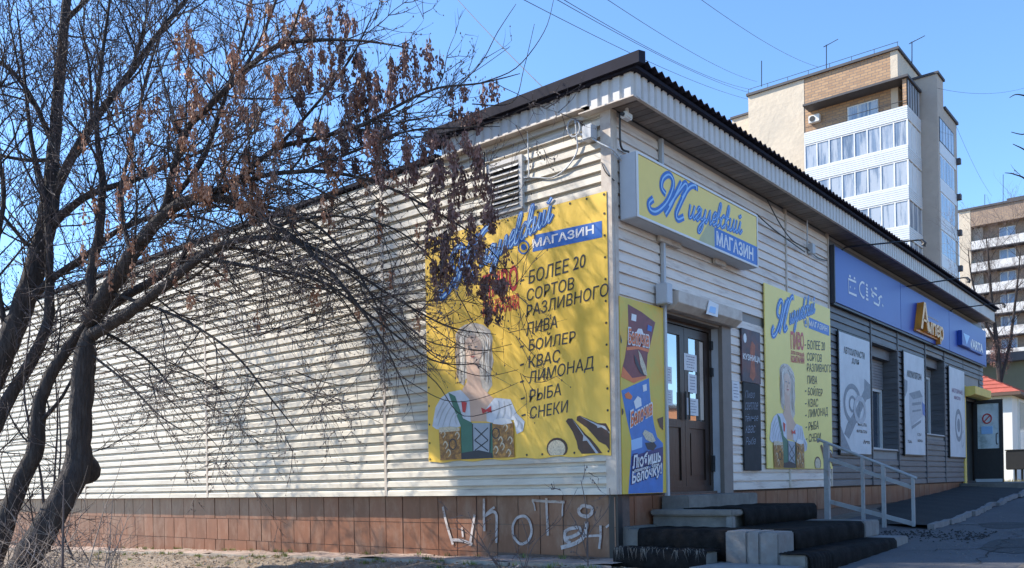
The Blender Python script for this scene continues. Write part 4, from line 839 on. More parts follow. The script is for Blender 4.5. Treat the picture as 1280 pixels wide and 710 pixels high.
# rooftop rail
q=MB(); q.tube([(-23,55.35,30.0),(-12.1,55.35,30.0)],.02,4); 
for k in range(8): q.tube([(-23+k*1.55,55.35,29.6),(-23+k*1.55,55.35,30.0)],.02,4)
q.build('roof_rail',M_BLACK,T1)
gm_=mat('balcony_glass',(.17,.22,.30),.08,.5,.8,spec=1,col2=(.45,.48,.52),scale2=1.1,amt2=.85,lo=.44,hi=.54,stretch=(2,2,.2))
pane_m={}
def balcony(zt,k):
    pr=MB().box(-18.3,-11.3,54.21,54.29,zt-.88,zt); pr.box(-11.38,-11.3,54.29,57.52,zt-.88,zt)
    for i in range(6):
        z=zt-.86+i*.145; pr.box(-18.3,-11.29,54.185,54.209,z,z+.11); pr.box(-11.299,-11.275,54.2,57.52,z,z+.11)
    p=pr.build('balcony',M_PANW,T1)
    MB().box(-18.25,-11.4,54.3,55.41,zt-1.0,zt-.9).build('floor_slab',M_CONC,p)
    z0,z1=zt-2.7+.02,zt-.89
    if k==0:
        q=MB(); q.tube([(-18.28,54.22,zt+.35),(-11.32,54.22,zt+.35)],.025,4); q.tube([(-18.28,54.22,zt),(-18.28,54.22,zt+1.9)],.03,4); q.build('railing',M_BLACK,p)
    n=8
    for i in range(n):
        a=-18.28+i*6.96/n; MB().box(a+.04,a+6.96/n-.04,54.26,54.275,z0+.06,z1-.06).build('glass_pane',gm_,p)
    fr_=MB()
    for i in range(n+1): a=-18.28+i*6.96/n; fr_.box(a-.04,a+.04,54.215,54.285,z0,z1)
    fr_.box(-18.28,-11.3,54.217,54.283,z0,z0+.08); fr_.box(-18.28,-11.3,54.217,54.283,z1-.08,z1); 
    for i in range(4): a=54.28+i*3.2/3; fr_.box(-11.38,-11.31,a-.04,a+.04,z0,z1)
    fr_.build('balcony_frame',M_WHITE,p)
    for i in range(3): a=54.3+i*3.2/3; MB().box(-11.36,-11.345,a+.04,a+1.02,z0+.04,z1-.04).build('glass_pane',M_PANW if k in(0,1) else gm_,p)
for k in range(7): balcony(25.06-2.7*k,k)
w_=MB().box(-15.6,-13.5,55.36,55.42,25.1,26.5).build('window',M_WHITE,T1)
for i in range(3): MB().box(-15.52+i*.69,-14.92+i*.69,55.34,55.358,25.18,26.42).build('glass_pane',gm_,w_)
q=MB().box(-11.37,-11.3,54.4,54.45,25.1,26.95)
for i in range(4): q.box(-11.37,-11.3,54.9+i*.62,54.96+i*.62,25.1,26.95)
q.build('glazing_frame',M_BLACK,T1); b1('glass_pane',gm_,-11.35,-11.33,54.5,57.4,25.15,26.9)
ac=MB().box(-18.3,-17.5,55.05,55.40,26.0,26.55).build('air_conditioner',M_WHITE,T1,bevel=.03); MB().tube([(-18.02,55.02,26.27),(-18.02,55.06,26.27)],.2,14).build('fan_grille',M_BLACK,ac)
for k in range(7):
    z=25.15-2.62*k
    wn=MB().box(-10.26,-10.19,59.3 if k<0 else 57.9,61.9,z-1.75,z).build('window',M_WHITE if k else M_RC,T1)
    for i in range(5): MB().box(-10.187,-10.18,57.98+i*.79,57.98+i*.79+.68,z-1.65,z-.1).build('glass_pane',gm_,wn)
    b1('balcony_parapet',M_PANW,-10.24,-10.16,57.8,62.4,z-2.6,z-1.78)
    b1('vent_box',M_RC,-10.2,-9.9,62.4,62.8,z-2.1,z-1.7)
def antenna(px,py0,py1,Y,par,yagi=True):
    a=onY(px,py1,Y); b=onY(px,py0,Y); q=MB().tube([a,b],.035,5)
    if yagi:
        q.tube([b+Vector((-.2,0,-.1)),b+Vector((.85,0,.13))],.025,4)
        for k in range(5): c=b+Vector((-.1+k*.2,0,-.05+k*.035)); q.tube([c+Vector((0,-.35,-.2)),c+Vector((0,.35,.2))],.018,4)
    q.build('antenna',M_BLACK,par)
antenna(952,76,108,55.9,T1,False); antenna(1033,56,86,55.9,T1); antenna(1140,52,79,57,T1)
# farther block
M_BRICK2=brickmat('greyish_brick',(.36,.25,.17),(.28,.20,.15),(.22,.18,.16))
T2=thing('apartment_block','distant nine storey brick block with open white balconies at the right edge','building',(-12,112,-.1))
Y2=108.4
def b2(name,m,*a,par=None): return MB().box(*a).build(name,m,par or T2)
b2('wall',M_PLAS,-20.0,-18.72,Y2,125,-.1,32.1); b2('brick_wall',M_BRICK2,-18.72,-2,Y2+1.3,125,-.1,32.1); b2('brick_panel',M_BRICK2,-18.7,-2,Y2+.02,Y2+1.29,30.1,32.1); b2('roof_coping',M_RC,-20.1,-1.9,Y2-.15,125,32.1,32.35)
b2('roof_box',M_RC,-15,-12.5,Y2+1,Y2+4,32.36,32.9); b2('wall',M_PLASG,-18.7,-17.6,Y2+.9,Y2+1.29,-.1,30)
M_PAR2=mat('weathered_parapet',(.64,.63,.62),.8,.15,1.3,col2=(.25,.23,.22),scale2=.9,amt2=.8,lo=.48,hi=.62)
for k in range(11):
    zt=28.3-2.65*k
    p=b2('balcony',M_PAR2,-18.75,-2,Y2,Y2+.12,zt-1.0,zt); b2('balcony_slab',M_RC,-18.8,-2,Y2-.03,Y2+1.28,zt-1.12,zt-1.01)
    q=MB(); 
    for xx in ((-15.9,-14.2),(-13.0,-11.0),(-8,-6)):
        if k%3==1 and xx[0]==-13.0: continue
        wn=b2('window',M_WHITE,xx[0],xx[1],Y2+1.22,Y2+1.3,zt-.2,zt+1.35)
        for i in range(2):
            h=(xx[1]-xx[0])/2; MB().box(xx[0]+i*h+.08,xx[0]+(i+1)*h-.08,Y2+1.19,Y2+1.215,zt-.1,zt+1.27).build('glass_pane',mat('curtained_glass',(.28,.36,.5),.3,.3,.7),wn)
antenna(1231,243,256,110,T2,False); antenna(1254,218,252,110,T2,False)
# olive building with dark flat roof
T3=thing('olive_building','low olive green building with a dark flat roof edge right of the sign','building',(0,62,-.1))
M_OL=mat('olive_wall',(.13,.135,.095),.85,.12,1)
MB().box(-8.6,20,60,72,-.1,7.9).build('wall',M_OL,T3); MB().box(-9.2,20.5,59.3,72.5,7.9,8.5).build('roof_slab',M_RC,T3)
for i in range(4): w3=MB().box(-4+i*4,-2+i*4,59.93,59.99,1.2,3.2).build('window',M_WHITE,T3); MB().box(-3.9+i*4,-2.1+i*4,59.9,59.925,1.3,3.1).build('glass_pane',gm_,w3)
# white house with red roof
T4=thing('white_house','small white house with a red tiled hip roof beyond the open far door','house',(-3,33,-.1))
M_HW=mat('white_render',(.72,.71,.69),.8,.06,2); M_RR=mat('red_roof_tile',(.36,.085,.055),.75,.3,9,bump=.5,bscale=6)
cn=onZ(1265,600,-.08); 
Yh=27.0; cR=onY(1266,560,Yh).x; zE=onY(1250,491,Yh).z
MB().box(cR-9,cR,Yh,Yh+9,-.15,zE).build('wall',M_HW,T4)
q=MB(); ap=onY(1228,460,Yh+2.5)
ov=.3
c=[Vector((cR-9.3,Yh-ov,zE)),Vector((cR+ov,Yh-ov,zE)),Vector((cR+ov,Yh+9.3,zE)),Vector((cR-9.3,Yh+9.3,zE))]
r0=Vector((cR-5.5,Yh+4.5,zE+2.1)); r1=Vector((cR-3.6,Yh+4.5,zE+2.1))
q.quad(c[0],c[1],r1,r0); q.quad(c[1],c[2],r1); q.quad(c[2],c[3],r0,r1); q.quad(c[3],c[0],r0); q.quad(*[v-Vector((0,0,.0)) for v in c[::-1]])
rf=q.build('roof',M_RR,T4)
for k in range(1,12):
    t=k/12; a=c[0].lerp(r0,t); b=c[1].lerp(r1,t); d=c[2].lerp(r1,t); z_=Vector((0,0,.02)); MB().tube([a+z_,b+z_,d+z_],.022,4).build('tile_course',M_RR,rf)
MB().box(cR-9.3,cR+.32,Yh-.32,Yh+9.32,zE-.12,zE-.01).build('eaves',mat('eaves_brown',(.12,.07,.05),.6,.1,4),T4)
wn=MB().box(cR-.02,cR+.05,Yh+1.0,Yh+3.2,.9,2.9).build('window',M_WHITE,T4)
for i in range(2): MB().box(cR+.051,cR+.06,Yh+1.1+i*1.05,Yh+2.05+i*1.05,1.0,2.8).build('glass_pane',gm_,wn)
# black box on two legs
bb=thing('litter_bin','black metal box bin on two thin legs at the right edge','bin',onZ(1274,602,-.07)); p=bb.location.copy()
MB().box(p.x-.33,p.x+.33,p.y-.2,p.y+.2,p.z+.38,p.z+.98).build('bin_box',M_BLACK,bb,bevel=.02)
for s in (-.09,.09): MB().box(p.x+s-.03,p.x+s+.03,p.y-.03,p.y+.03,p.z-.05,p.z+.38).build('leg',M_BLACK,bb)
MB().box(p.x-.35,p.x+.35,p.y-.22,p.y+.22,p.z+.98,p.z+1.01).build('lid',M_BLACK,bb)
# ------------------------------------------------------------------ overhead wires
def wire(a,da,b,db,r,label,sag=.3,ext=0):
    r*=.6 if db else .8
    P0=at(*a,da); P1=at(*b,db) if not isinstance(b,Vector) else b
    pts=[]
    for k in range(25):
        t=k/24; p=P0.lerp(P1,t); p.z-=sag*4*t*(1-t)*1; pts.append(p)
    o=MB().tube(pts,r,4).build('overhead_wire',M_BLACK,None,smooth=True); tag(o,label,'wire')
wire((560,-14),14,Vector((-.2,-.12,3.98)),0,.008,'thick cable running down from top centre to the junction box at shop corner',.05)
wire((640,-8),22,(935,124),58,.016,'thin overhead wire, lowest of the bundle reaching the tall block',.3)
wire((683,-8),22,(938,116),58,.016,'thin overhead wire second from the left at the top edge',.3)
wire((692,-8),22,(940,112),58,.016,'thin overhead wire third from the left at the top edge',.4)
wire((748,-8),22,(946,102),58,.014,'thin overhead wire ending at the left rooftop mast',.3)
wire((866,-8),26,(1024,84),57,.014,'thin overhead wire ending near the middle rooftop antenna',.3)
wire((1171,110),58,(1290,107),70,.018,'thin overhead wire right of the stair tower at right edge',.5)
wire((1192,150),60,(1240,245),105,.02,'faint wire sloping down from the tall block to the distant block',.5)
# ------------------------------------------------------------------ trees
class Tree:
    def __init__(s,seed): s.tr=MB(); s.br=MB(); s.tw=MB(); s.sd=MB(); s.bd=MB(); s.r=random.Random(seed); s.nodes=[]
def limb(T,pts,dens=1.0,thick=True,gl=1.0,up=.35,n=7,raw=False):
    """pts: (px,py,depth,width_px)"""
    P=[];Q=[]
    for px,py,d,w_ in pts:
        if d<14 and not raw: d=(11+(d-11)*.4 if d>11 else d)*(.94 if d>9.4 else .94+.05*(9.4-d)/.6)
        P.append(at(px,py,d)); Q.append(w_*(.92 if w_>20 else .8 if w_>6 else .72)*d/FPX/2)
    if -5<pts[-1][1]<715 and -5<pts[-1][0]<1285: Q[-1]=min(Q[-1],.8*pts[-1][2]/FPX/2)
    cp=catmull([tuple(p) for p in P],5); rr=[]
    N=len(P)-1
    for i in range(len(cp)):
        t=i/5; k=min(int(t),N-1); f=t-k; rr.append(Q[k]*(1-f)+Q[min(k+1,N)]*f)
    for i in range(1,len(cp)-1): cp[i]+=Vector([T.r.gauss(0,rr[i]*.05) for _ in range(3)])
    rr=[q*T.r.uniform(.97,1.03) for q in rr]
    (T.tr if thick else T.br).tube(cp,rr,n if not thick else 10)
    for i in range(len(cp)-1):
        T.nodes.append((cp[i],cp[i+1],rr[i],dens,gl,up))
def curve(T,mb,p,d,L,r,seg,up,wob,n=3):
    pts=[p.copy()]; rs=[r]; dd=d.normalized(); st=L/seg
    for k in range(seg):
        dd=(dd+Vector((T.r.gauss(0,wob),T.r.gauss(0,wob),T.r.gauss(0,wob)+up*st))).normalized(); p=p+dd*st; pts.append(p.copy()); rs.append(r*(1-.75*(k+1)/seg))
    mb.tube(pts,rs,n,cap=False); return pts,rs
def rdir(T,d,ang):
    o=d.orthogonal().normalized(); o.rotate(Matrix.Rotation(T.r.uniform(0,6.283),3,d.normalized())) if False else None
    q=Matrix.Rotation(T.r.uniform(0,6.283),3,d.normalized()); o=q@d.orthogonal().normalized()
    return (d.normalized()*math.cos(ang)+o*math.sin(ang)).normalized()
def twigs(T,step=.17,L1=(.7,1.7),bias=Vector((0,0,0)),buds=.5,clip=None,nf=3):
    for a,b,r,dens,gl,up in T.nodes:
        if dens<=0: continue
        L=(b-a).length; k=L/step*dens; cnt=int(k)+(1 if T.r.random()<k-int(k) else 0)
        for _ in range(cnt):
            p=a.lerp(b,T.r.random()); d=rdir(T,(b-a).normalized()+bias*.3,T.r.uniform(.5,1.15))
            l1=T.r.uniform(*L1)*gl; r1=min(r*.55,T.r.uniform(.007,.016))
            p1,r1s=curve(T,T.br,p,d,l1,r1,7,up,.13,4)
            m=max(2,int(l1/.15))
            for j in range(m):
                t=T.r.uniform(.15,1)*7*.999; i=int(t); q=p1[i].lerp(p1[i+1],t-i); dd=p1[i+1]-p1[i]
                l2=T.r.uniform(.25,.75)*gl; p2,_r=curve(T,T.tw,q,rdir(T,dd,T.r.uniform(.4,.95)),l2,.0052,5,up*1.6,.12,3)
                for f in range(nf):
                    t2=T.r.uniform(.1,1)*5*.999; i2=int(t2); q2=p2[i2].lerp(p2[i2+1],t2-i2); d2=p2[i2+1]-p2[i2]
                    p3,_r=curve(T,T.tw,q2,rdir(T,d2,T.r.uniform(.35,.9)),T.r.uniform(.1,.34)*gl,.0034,3,up*2,.12,3)
                    if T.r.random()<buds:
                        for e in (p3[-1],p3[1]):
                            s=T.r.uniform(.006,.011); bb=len(T.bd.v); T.bd.v+=[tuple(e+Vector(v)*s) for v in ((1,0,0),(-.5,.87,0),(-.5,-.87,0),(0,0,1.7),(0,0,-1.2))]; T.bd.f+=[(bb,bb+1,bb+3),(bb+1,bb+2,bb+3),(bb+2,bb,bb+3),(bb+1,bb,bb+4),(bb+2,bb+1,bb+4),(bb,bb+2,bb+4)]
def cluster(T,p,n,rad,h,mb=None):
    mb=mb or T.sd
    for _ in range(n):
        t=T.r.random(); rad_=rad*(.35+.75*math.sin(3.14*min(1,t*1.1)))*.85; c=p+Vector((T.r.gauss(0,rad_),T.r.gauss(0,rad_),-h*t)); 
        l=T.r.uniform(.035,.058); wd=l*T.r.uniform(.26,.38); dn=Vector((T.r.gauss(0,.35),T.r.gauss(0,.35),-1)).normalized(); sd=dn.cross(Vector((T.r.gauss(0,1),T.r.gauss(0,1),.1))).normalized()*wd
        mb.quad(c,c+dn*l*.55+sd,c+dn*l,c+dn*l*.6-sd*.6)
    mb.tube([p+Vector((0,0,.03)),p-Vector((rad*.3,0,h*.5)),p-Vector((0,rad*.2,h*.9))],[.0035,.003,.002],3,cap=False)
def finish(T,label,loc,twm=M_TWIG,seedm=M_SEED,name='bare_tree',cat='tree',group=None):
    t=thing(name,label,cat,loc,group)
    if T.tr.f: T.tr.build('trunk',M_BARK,t,smooth=True)
    if T.br.f: T.br.build('branches',M_BARK if len(T.tr.f) else twm,t,smooth=True,kind='stuff')
    if T.tw.f: T.tw.build('twigs',twm,t,kind='stuff')
    if T.bd.f: T.bd.build('buds',twm,t,kind='stuff')
    if T.sd.f: T.sd.build('seed_clusters',seedm,t,kind='stuff')
    return t
# --- main tree M
T=Tree(11)
limb(T,[(-5,760,10.6,42),(25,712,10.7,40),(60,655,10.8,37),(85,610,10.9,36),(97,582,11,38),(99,545,11,31),(102,490,11,30),(107,440,11,30),(114,398,11,31)],dens=.25,gl=.7)
T.tr.tube([at(98,580,10.98),at(110,590,10.85),at(117,592,10.8)],[.2,.17,.10],10)
limb(T,[(112,402,11,26),(135,365,10.8,22),(165,320,10.6,21),(190,285,10.5,20),(222,256,10.3,17),(262,246,10.1,15),(300,256,9.9,13),(345,282,9.7,10),(395,322,9.5,8),(440,372,9.4,6),(480,430,9.3,4),(512,500,9.3,2.5)],dens=1,n=8)
limb(T,[(112,420,11,20),(150,398,10.7,18),(200,362,10.4,16),(250,322,10.1,13),(300,300,9.9,10),(360,300,9.7,8),(420,325,9.5,6),(490,370,9.4,4),(560,408,9.3,3),(620,418,9.2,2)],dens=1,n=8)
limb(T,[(114,398,11,20),(114,345,11.1,16),(124,290,11.2,14),(128,225,11.3,11),(120,150,11.4,8),(128,70,11.5,6),(140,-20,11.6,4)],dens=1)
limb(T,[(175,305,10.5,13),(205,262,10.4,12),(215,222,10.3,12),(232,165,10.2,11),(262,132,10.1,10),(300,95,10,9),(345,58,9.8,8),(400,50,9.6,6),(462,52,9.4,4),(520,62,9.3,2.5)],dens=1.1,up=.6)
limb(T,[(300,95,10,6),(330,40,10,5),(352,-20,10,4)],dens=1.2,thick=False)
limb(T,[(205,262,10.4,9),(250,205,10.3,8),(272,150,10.3,7),(300,60,10.4,5),(318,-15,10.5,4)],dens=1.1,thick=False)
limb(T,[(222,256,10.3,9),(290,228,10,8),(345,186,9.8,8),(400,172,9.6,7),(455,155,9.4,6),(505,128,9.3,5),(548,110,9.2,4),(600,104,9.1,3),(650,92,9.1,1.8)],dens=.9,up=.6,n=8)
limb(T,[(345,186,9.8,6),(400,125,9.7,5),(440,70,9.6,4),(470,10,9.6,3)],dens=1,thick=False,up=.6)
limb(T,[(262,246,10.1,8),(320,222,9.8,7),(380,214,9.6,7),(430,218,9.5,6),(480,232,9.4,5),(540,262,9.3,4),(600,300,9.2,2.5),(640,345,9.2,1.6)],dens=1.1)
limb(T,[(380,214,9.6,5),(440,190,9.4,5),(505,165,9.3,4),(560,160,9.2,3),(625,158,9.1,2)],dens=1,thick=False)
limb(T,[(300,256,9.9,7),(350,262,9.7,6),(400,285,9.5,5),(440,330,9.4,4),(470,380,9.3,3.5),(500,440,9.3,2)],dens=1.1,thick=False,up=-.1)
limb(T,[(250,322,10.1,7),(320,335,9.9,6),(400,352,9.7,5),(470,400,9.5,4),(540,450,9.4,3),(600,455,9.3,2)],dens=.8,thick=False,up=.1)
limb(T,[(165,320,10.6,8),(150,250,10.8,7),(165,180,10.9,6),(185,90,11,5),(215,0,11,4)],dens=1.2,thick=False)
limb(T,[(135,365,10.8,7),(220,395,10.4,5),(290,440,10,4),(340,500,9.8,3),(372,540,9.7,1.6)],dens=.35,thick=False,up=0)
limb(T,[(110,440,11,5),(160,480,10.6,4),(200,520,10.3,3),(240,545,10.2,1.6)],dens=.3,thick=False,up=.1)
limb(T,[(345,282,9.7,5),(420,270,9.4,4),(500,290,9.3,3),(560,350,9.2,2.4),(600,420,9.2,1.5)],dens=1,thick=False,up=0)
limb(T,[(395,322,9.5,4),(440,345,9.3,4),(500,400,9.2,3),(545,430,9.2,2),(630,440,9.1,1.5)],dens=.7,thick=False,up=.2)
for _ in range(26):
    t0=T.r.random(); x0=T.r.uniform(150,470); y0=235+(x0-190)*.2+T.r.uniform(-90,110); L_=T.r.uniform(90,240); an=T.r.uniform(-.35,.95); d0=10.4-.0035*x0+T.r.uniform(-.3,.3); cu=T.r.uniform(-.5,.75); l=[]
    for k in range(5):
        s_=k/4; a_=an+cu*(s_-.4); l.append((x0+L_*s_*math.cos(an+cu*s_*.5),y0+L_*s_*math.sin(an+cu*s_*.5),d0-.1*s_,max(1.0,3.6-2.9*s_-T.r.random()*.5)))
    limb(T,l,dens=.45,thick=False,gl=.5,up=.15,n=5)
for _ in range(64):
    if _<52: x0=T.r.uniform(20,400); y0=T.r.uniform(280,470); wd_=14.55-.0135*(x0-260+120)
    else: x0=T.r.uniform(390,500); y0=T.r.uniform(120,230); wd_=11.3-.009*(x0-480+60)
    L_=T.r.uniform(90,200); an=T.r.uniform(-.5,.8); cu=T.r.uniform(-.6,.6); d0=wd_-T.r.uniform(.9,1.9); l=[]
    for k in range(5):
        s_=k/4; l.append((x0+L_*s_*math.cos(an+cu*s_*.5),y0+L_*s_*math.sin(an+cu*s_*.5),d0-.9*s_,max(1.0,2.6-1.9*s_)))
    limb(T,l,dens=.45,thick=False,gl=.55,up=.1,n=5,raw=True)
T.nodes=[(a,b,r_,dn_*(.3 if a.x>-1.9 else .55 if a.x>-2.8 else .8),gl_*(.8 if a.x>-2.8 else 1),up_) for a,b,r_,dn_,gl_,up_ in T.nodes]
twigs(T,step=.135,buds=.6)
# arching twigs over the banner
for k,l in enumerate(([(500,372),(545,412),(590,438),(640,430)],[(500,410),(550,450),(600,470),(648,462)],[(505,445),(545,478),(580,520),(640,505)],[(500,470),(555,500),(600,498),(648,478)],[(480,380),(540,440),(575,445),(610,440)],[(600,330),(640,335),(665,305)],[(560,120),(600,80),(622,40),(645,5)],[(600,104),(645,85),(680,40),(692,0)],[(590,130),(640,128),(655,85),(668,30)])):
    limb(T,[(x,y,9.2,2.2-.4*i) for i,(x,y) in enumerate(l)],dens=.3,thick=False,gl=.35,n=4)
n0=len(T.nodes); T.nodes,old=T.nodes[-200:],T.nodes
# clusters of seed keys, hung near given spots
def zone(x0,x1,y0,y1,d0,d1,n,sz=1,mb=None):
    for _ in range(n):
        p=at(T.r.uniform(x0,x1),T.r.uniform(y0,y1),T.r.uniform(d0,d1)); cluster(T,p,int(T.r.uniform(60,120)*sz),.035*sz**.5,T.r.uniform(.12,.28),mb)
zone(215,310,20,130,9.0,9.6,20,.8); zone(215,350,110,240,9,9.6,34,.85); zone(280,340,190,260,9,9.4,12,.8); zone(140,240,110,330,9.4,10,26,.5); zone(100,300,150,350,9.3,10,20,.35)
zone(300,420,0,90,9,9.4,26,.7); zone(340,500,60,260,8.8,9.3,32,.7); zone(230,600,250,400,9.3,9.9,16,.5)
seedm=T.sd; T.sd=MB()
T.nodes=[]
tt=finish(T,'big bare tree with leaning forked dark trunk arching over the siding and banner',at(-5,760,10.6))
seedm.build('seed_clusters',M_SEED,tt,kind='stuff')
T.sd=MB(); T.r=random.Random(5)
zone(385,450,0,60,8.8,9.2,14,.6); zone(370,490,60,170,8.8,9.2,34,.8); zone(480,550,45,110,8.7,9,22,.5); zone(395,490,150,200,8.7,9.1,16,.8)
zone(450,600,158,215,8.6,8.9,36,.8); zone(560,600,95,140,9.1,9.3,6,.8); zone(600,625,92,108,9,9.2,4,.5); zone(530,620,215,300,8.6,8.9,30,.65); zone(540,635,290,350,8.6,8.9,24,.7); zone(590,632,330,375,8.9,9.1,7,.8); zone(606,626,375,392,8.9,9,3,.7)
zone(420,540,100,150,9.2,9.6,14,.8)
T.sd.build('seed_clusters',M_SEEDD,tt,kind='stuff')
# --- left tree
T=Tree(23)
limb(T,[(-60,600,12.6,36),(-20,500,12.6,32),(5,440,12.6,30),(28,385,12.7,28),(48,320,12.8,27),(62,262,12.9,25),(66,200,13,20),(72,130,13.1,17),(78,60,13.2,15),(86,-30,13.3,12)],dens=.5)
limb(T,[(60,262,12.9,15),(85,205,12.7,14),(115,155,12.5,12),(160,95,12.3,10),(200,40,12.2,8),(245,-15,12.1,6)],dens=1.1)
limb(T,[(64,175,13,9),(38,120,13,8),(10,85,13,7),(-30,60,13,6)],dens=1.1,thick=False)
limb(T,[(74,35,13.2,8),(98,10,13.1,7),(130,-20,13,6)],dens=1,thick=False)
limb(T,[(50,300,12.8,13),(85,262,12.5,12),(120,240,12.2,10),(165,226,12,8),(215,205,11.8,6),(275,180,11.6,4),(330,160,11.5,2.5)],dens=1.1)
limb(T,[(30,380,12.7,12),(70,345,12.4,11),(110,318,12.1,10),(145,290,11.9,8),(200,270,11.7,6),(260,275,11.5,4),(310,300,11.4,2)],dens=1)
limb(T,[(10,430,12.6,10),(-5,330,12.5,8),(5,240,12.4,7),(-10,150,12.3,6),(0,60,12.2,5)],dens=1.2,thick=False)
limb(T,[(115,155,12.5,6),(112,90,12.5,5),(100,20,12.5,4)],dens=1.1,thick=False); limb(T,[(160,95,12.3,5),(180,40,12.3,4),(185,-20,12.3,3)],dens=1.1,thick=False)
limb(T,[(66,200,13,8),(30,200,12.8,6),(-20,190,12.6,5)],dens=1,thick=False)
limb(T,[(48,320,12.8,7),(20,290,12.6,6),(-20,240,12.4,5)],dens=1,thick=False)
twigs(T,step=.15,L1=(.8,1.9),buds=.5)
zone(100,200,90,240,11.8,12.6,10,.7)
finish(T,'bare tree behind with thick trunk rising from the left edge into the sky',at(-60,600,12.6))
# --- lower left twin trunks
T=Tree(31)
limb(T,[(-30,750,11.6,28),(-5,690,11.6,26),(22,610,11.7,24),(45,560,11.8,22),(50,500,11.8,20),(75,450,11.8,18),(105,410,11.7,16),(150,375,11.5,14),(200,345,11.3,12),(230,325,11.2,9),(290,310,11,6),(360,330,10.8,4),(430,370,10.6,2)],dens=.6)
limb(T,[(-60,640,12.2,24),(-20,560,12.2,22),(10,500,12.3,20),(40,450,12.3,18),(60,400,12.3,16),(62,340,12.4,13),(58,260,12.5,10),(40,180,12.6,7),(30,90,12.7,5),(20,0,12.8,3)],dens=.7)
limb(T,[(48,530,11.8,8),(75,500,11.6,6),(92,470,11.5,4),(105,450,11.4,2)],dens=.4,thick=False,gl=.6)
limb(T,[(105,410,11.7,8),(140,420,11.4,6),(190,455,11.2,4),(225,500,11,2)],dens=.5,thick=False,up=.1)
twigs(T,step=.2,L1=(.6,1.5),buds=.4)
finish(T,'leaning twin bare trunks crossing low at the left edge before the siding',at(-30,750,11.6))
# thin saplings and whips
def sapling(pts,seed,label,twm=M_TWIG,dens=1,gl=.35,group=None):
    global T
    T=Tree(seed); 
    for l,dn in pts: limb(T,l,dens=dn,thick=False,gl=gl,up=.3,n=5)
    twigs(T,step=.16,L1=(.4,1.1),buds=.3,nf=2); finish(T,label,at(*pts[0][0][0][:3]),twm,name='sapling',cat='sapling',group=group)
sapling([([(58,690,12,5),(52,600,12,4.5),(38,540,12,4),(30,480,12,3),(38,400,12,2.5),(34,330,12,2)],.5),([(62,690,12,4),(68,600,12,3.5),(72,520,12,3),(68,440,12,2),(75,360,12,1.6)],.4)],41,'thin twin stemmed sapling between the leaning trunks at left',gl=.5)
sapling([([(92,700,11,4),(72,640,11.2,3.5),(76,560,11.4,3),(72,480,11.5,2)],.6)],42,'slender sapling just left of the knotted trunk')
sapling([([(78,712,9,5),(79,660,9.1,4),(80,600,9.1,2.5)],.3),([(80,690,9.1,2.5),(60,650,9,1.8)],.4)],43,'short dead stem in front of the knotted trunk base',M_TWIG)
T=Tree(50)
for i in range(70):
    x=T.r.uniform(-40,150); d=T.r.uniform(8.5,11.5); b=at(x,730,d); l=T.r.uniform(.5,1.5); dr_=Vector((T.r.gauss(0,.6),T.r.gauss(0,.4),1)).normalized()
    p,_=curve(T,T.br,b,dr_,l,T.r.uniform(.004,.008),7,-.3,.12,4)
    for k in range(6):
        i_=T.r.randint(1,6); p2,_=curve(T,T.tw,p[i_],rdir(T,p[i_]-p[i_-1],.8),T.r.uniform(.15,.6),.003,4,-.2,.2,3)
t=finish(T,'tangle of thin pale dry stems at the lower left corner',at(40,730,10),M_TWIGL,name='undergrowth',cat='undergrowth'); t['kind']='stuff'
sp=[(735,700,[(733,640),(726,600)],[(725,665),(712,640)],[(735,670),(760,635),(762,610)],61,'thin bare sapling against the graffiti nearest the building corner'),
    (655,712,[(668,680),(700,650),(722,610)],[(660,680),(652,650)],[(650,700),(640,670)],62,'thin bare sapling before the white graffiti letters'),
    (628,712,[(600,672),(585,640)],[(610,690),(622,660)],[(600,680),(570,650)],63,'thin bare sapling leaning left before the graffiti')]
for x,y,l1,l2,l3,sd,lb in sp:
    d=8.6; pts=[([(x,y+8,d,2.2)]+[(a,b,d+.1*i,1.5-.4*i) for i,(a,b) in enumerate(l1)],.6),([(x,y,d,2)]+[(a,b,d,1.4) for a,b in l2],.5),([(x,y,d,2)]+[(a,b,d,1.4) for a,b in l3],.5)]
    sapling(pts,sd,lb,M_TWIG,gl=.28)
# --- long brick building across the street, seen only in the panes
T5=thing('brick_building','long low brick building across the street to the right of the camera','building',(48,50,-.2))
MB().box(44,56,14,110,-.5,8.5).build('wall',mat('orange_brick',(.42,.19,.09),.85,.2,2),T5); MB().box(43.6,56.4,13.6,110.4,8.5,8.9).build('roof',M_RC,T5)
for i in range(14):
    for z in (1.2,4.6): w5=MB().box(43.9,43.99,18+i*6.5,20+i*6.5,z,z+1.8).build('window',M_WHITE,T5); MB().box(43.86,43.89,18.1+i*6.5,19.9+i*6.5,z+.1,z+1.7).build('glass_pane',gm_,w5)
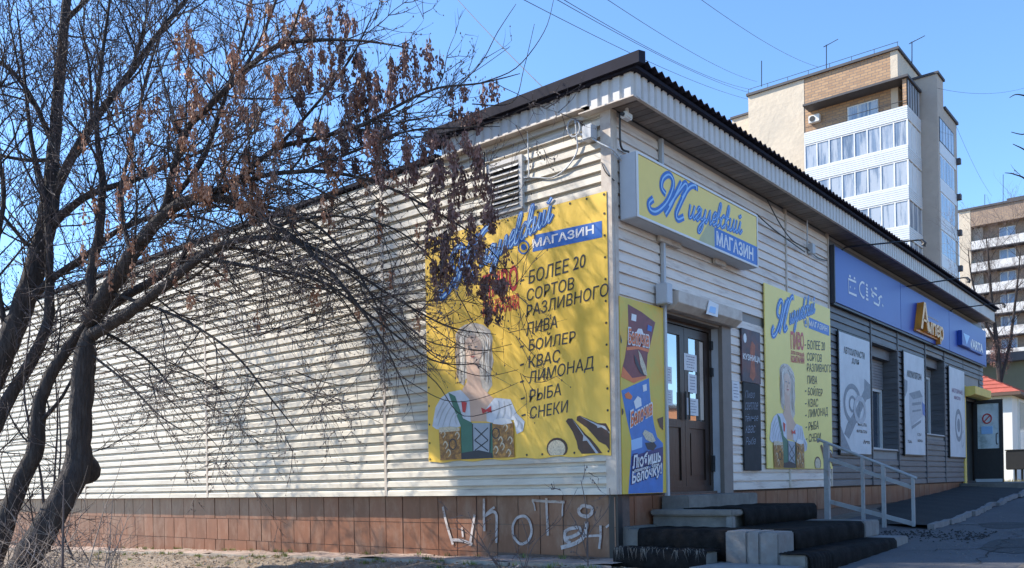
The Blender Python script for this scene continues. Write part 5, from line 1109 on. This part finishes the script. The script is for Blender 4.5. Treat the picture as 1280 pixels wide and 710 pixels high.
# --- unseen tree added at the left, shaped to throw slanting shade on the banner
T=Tree(77)
A0=Vector((-1.72,0,.22)); A1=Vector((-2.95,0,1.42))
P0=A0+SUNV*13.5; P1=A1+SUNV*13.5; dv=(P1-P0).normalized()
T.tr.tube(catmull([(P0.x-.3,P0.y-.3,-1.6),(P0.x-.1,P0.y-.1,3),tuple(P0-dv*.5),tuple(P0),tuple(P1),tuple(P1+dv*.25)],5),[.44]*5+[.42]*5+[.42]*5+[.42]*5+[.41]*5+[.36],12)
for k,(dx,dy,dz) in enumerate(((-1,.5,1.4),(.2,-1.2,1.6),(1.2,.4,1.6),(-1.5,-.5,.9),(.9,1.0,1.3),(-.4,.9,2))):
    b=P1+dv*(.1+.02*k); p,rs=curve(T,T.br,b,Vector((dx,dy,dz)),2.6+.2*k,.035,9,.15,.12,6)
    for i in range(len(p)-1): T.nodes.append((p[i],p[i+1],rs[i],.5,1.2,.3))
twigs(T,step=.22,L1=(.8,1.9),buds=0,nf=2)
finish(T,'unseen bare tree added left of the picture, its thick trunk shaped to shade the banner',(P0.x-.3,P0.y-.3,-1.5))
# --- small bare tree behind the far end of the roof, branch at right edge
T=Tree(88)
def dn(l,D): return [(x,y,D,w_) for x,y,w_ in l]
limb(T,dn([(1262,620,10),(1258,560,9),(1250,480,8),(1246,430,7),(1240,380,5),(1236,330,3.5),(1232,290,2)],34),dens=1,gl=1.6)
limb(T,dn([(1250,480,6),(1262,430,5),(1270,370,4),(1276,310,2)],34),dens=1,gl=1.6,thick=False)
limb(T,dn([(1246,430,5),(1228,395,4),(1215,350,3),(1210,310,2)],34),dens=1,gl=1.5,thick=False)
for a,b,r,dens,gl,up in list(T.nodes): pass
T.nodes=[n_ for n_ in T.nodes if n_[0].z>4.2]
twigs(T,step=.3,L1=(.8,1.7),buds=.2,nf=2)
for _ in range(26):
    p=at(T.r.uniform(1236,1266),T.r.uniform(395,445),34); cluster(T,p,int(T.r.uniform(60,120)),.09,T.r.uniform(.35,.8))
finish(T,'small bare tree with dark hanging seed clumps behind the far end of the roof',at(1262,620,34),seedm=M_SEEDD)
T=Tree(89)
limb(T,dn([(1330,720,34),(1325,600,30),(1322,450,24),(1318,330,18),(1312,230,12),(1305,150,8)],15),dens=0,gl=1)
for l in ([(1318,330,6),(1300,270,4),(1285,228,3),(1268,218,2),(1256,216,1.5)],[(1312,230,5),(1296,200,3.5),(1282,188,2.5),(1266,180,1.6)],[(1308,180,4),(1292,165,3),(1278,168,2),(1264,165,1.4)],[(1305,150,4),(1290,125,3),(1272,118,2),(1262,122,1.4)]):
    limb(T,dn(l,15),dens=.5,gl=.3,thick=False)
twigs(T,step=.3,L1=(.3,.6),buds=.9,nf=1)
finish(T,'bare tree at right edge with only its budded branch tips reaching into the sky',at(1330,720,15))
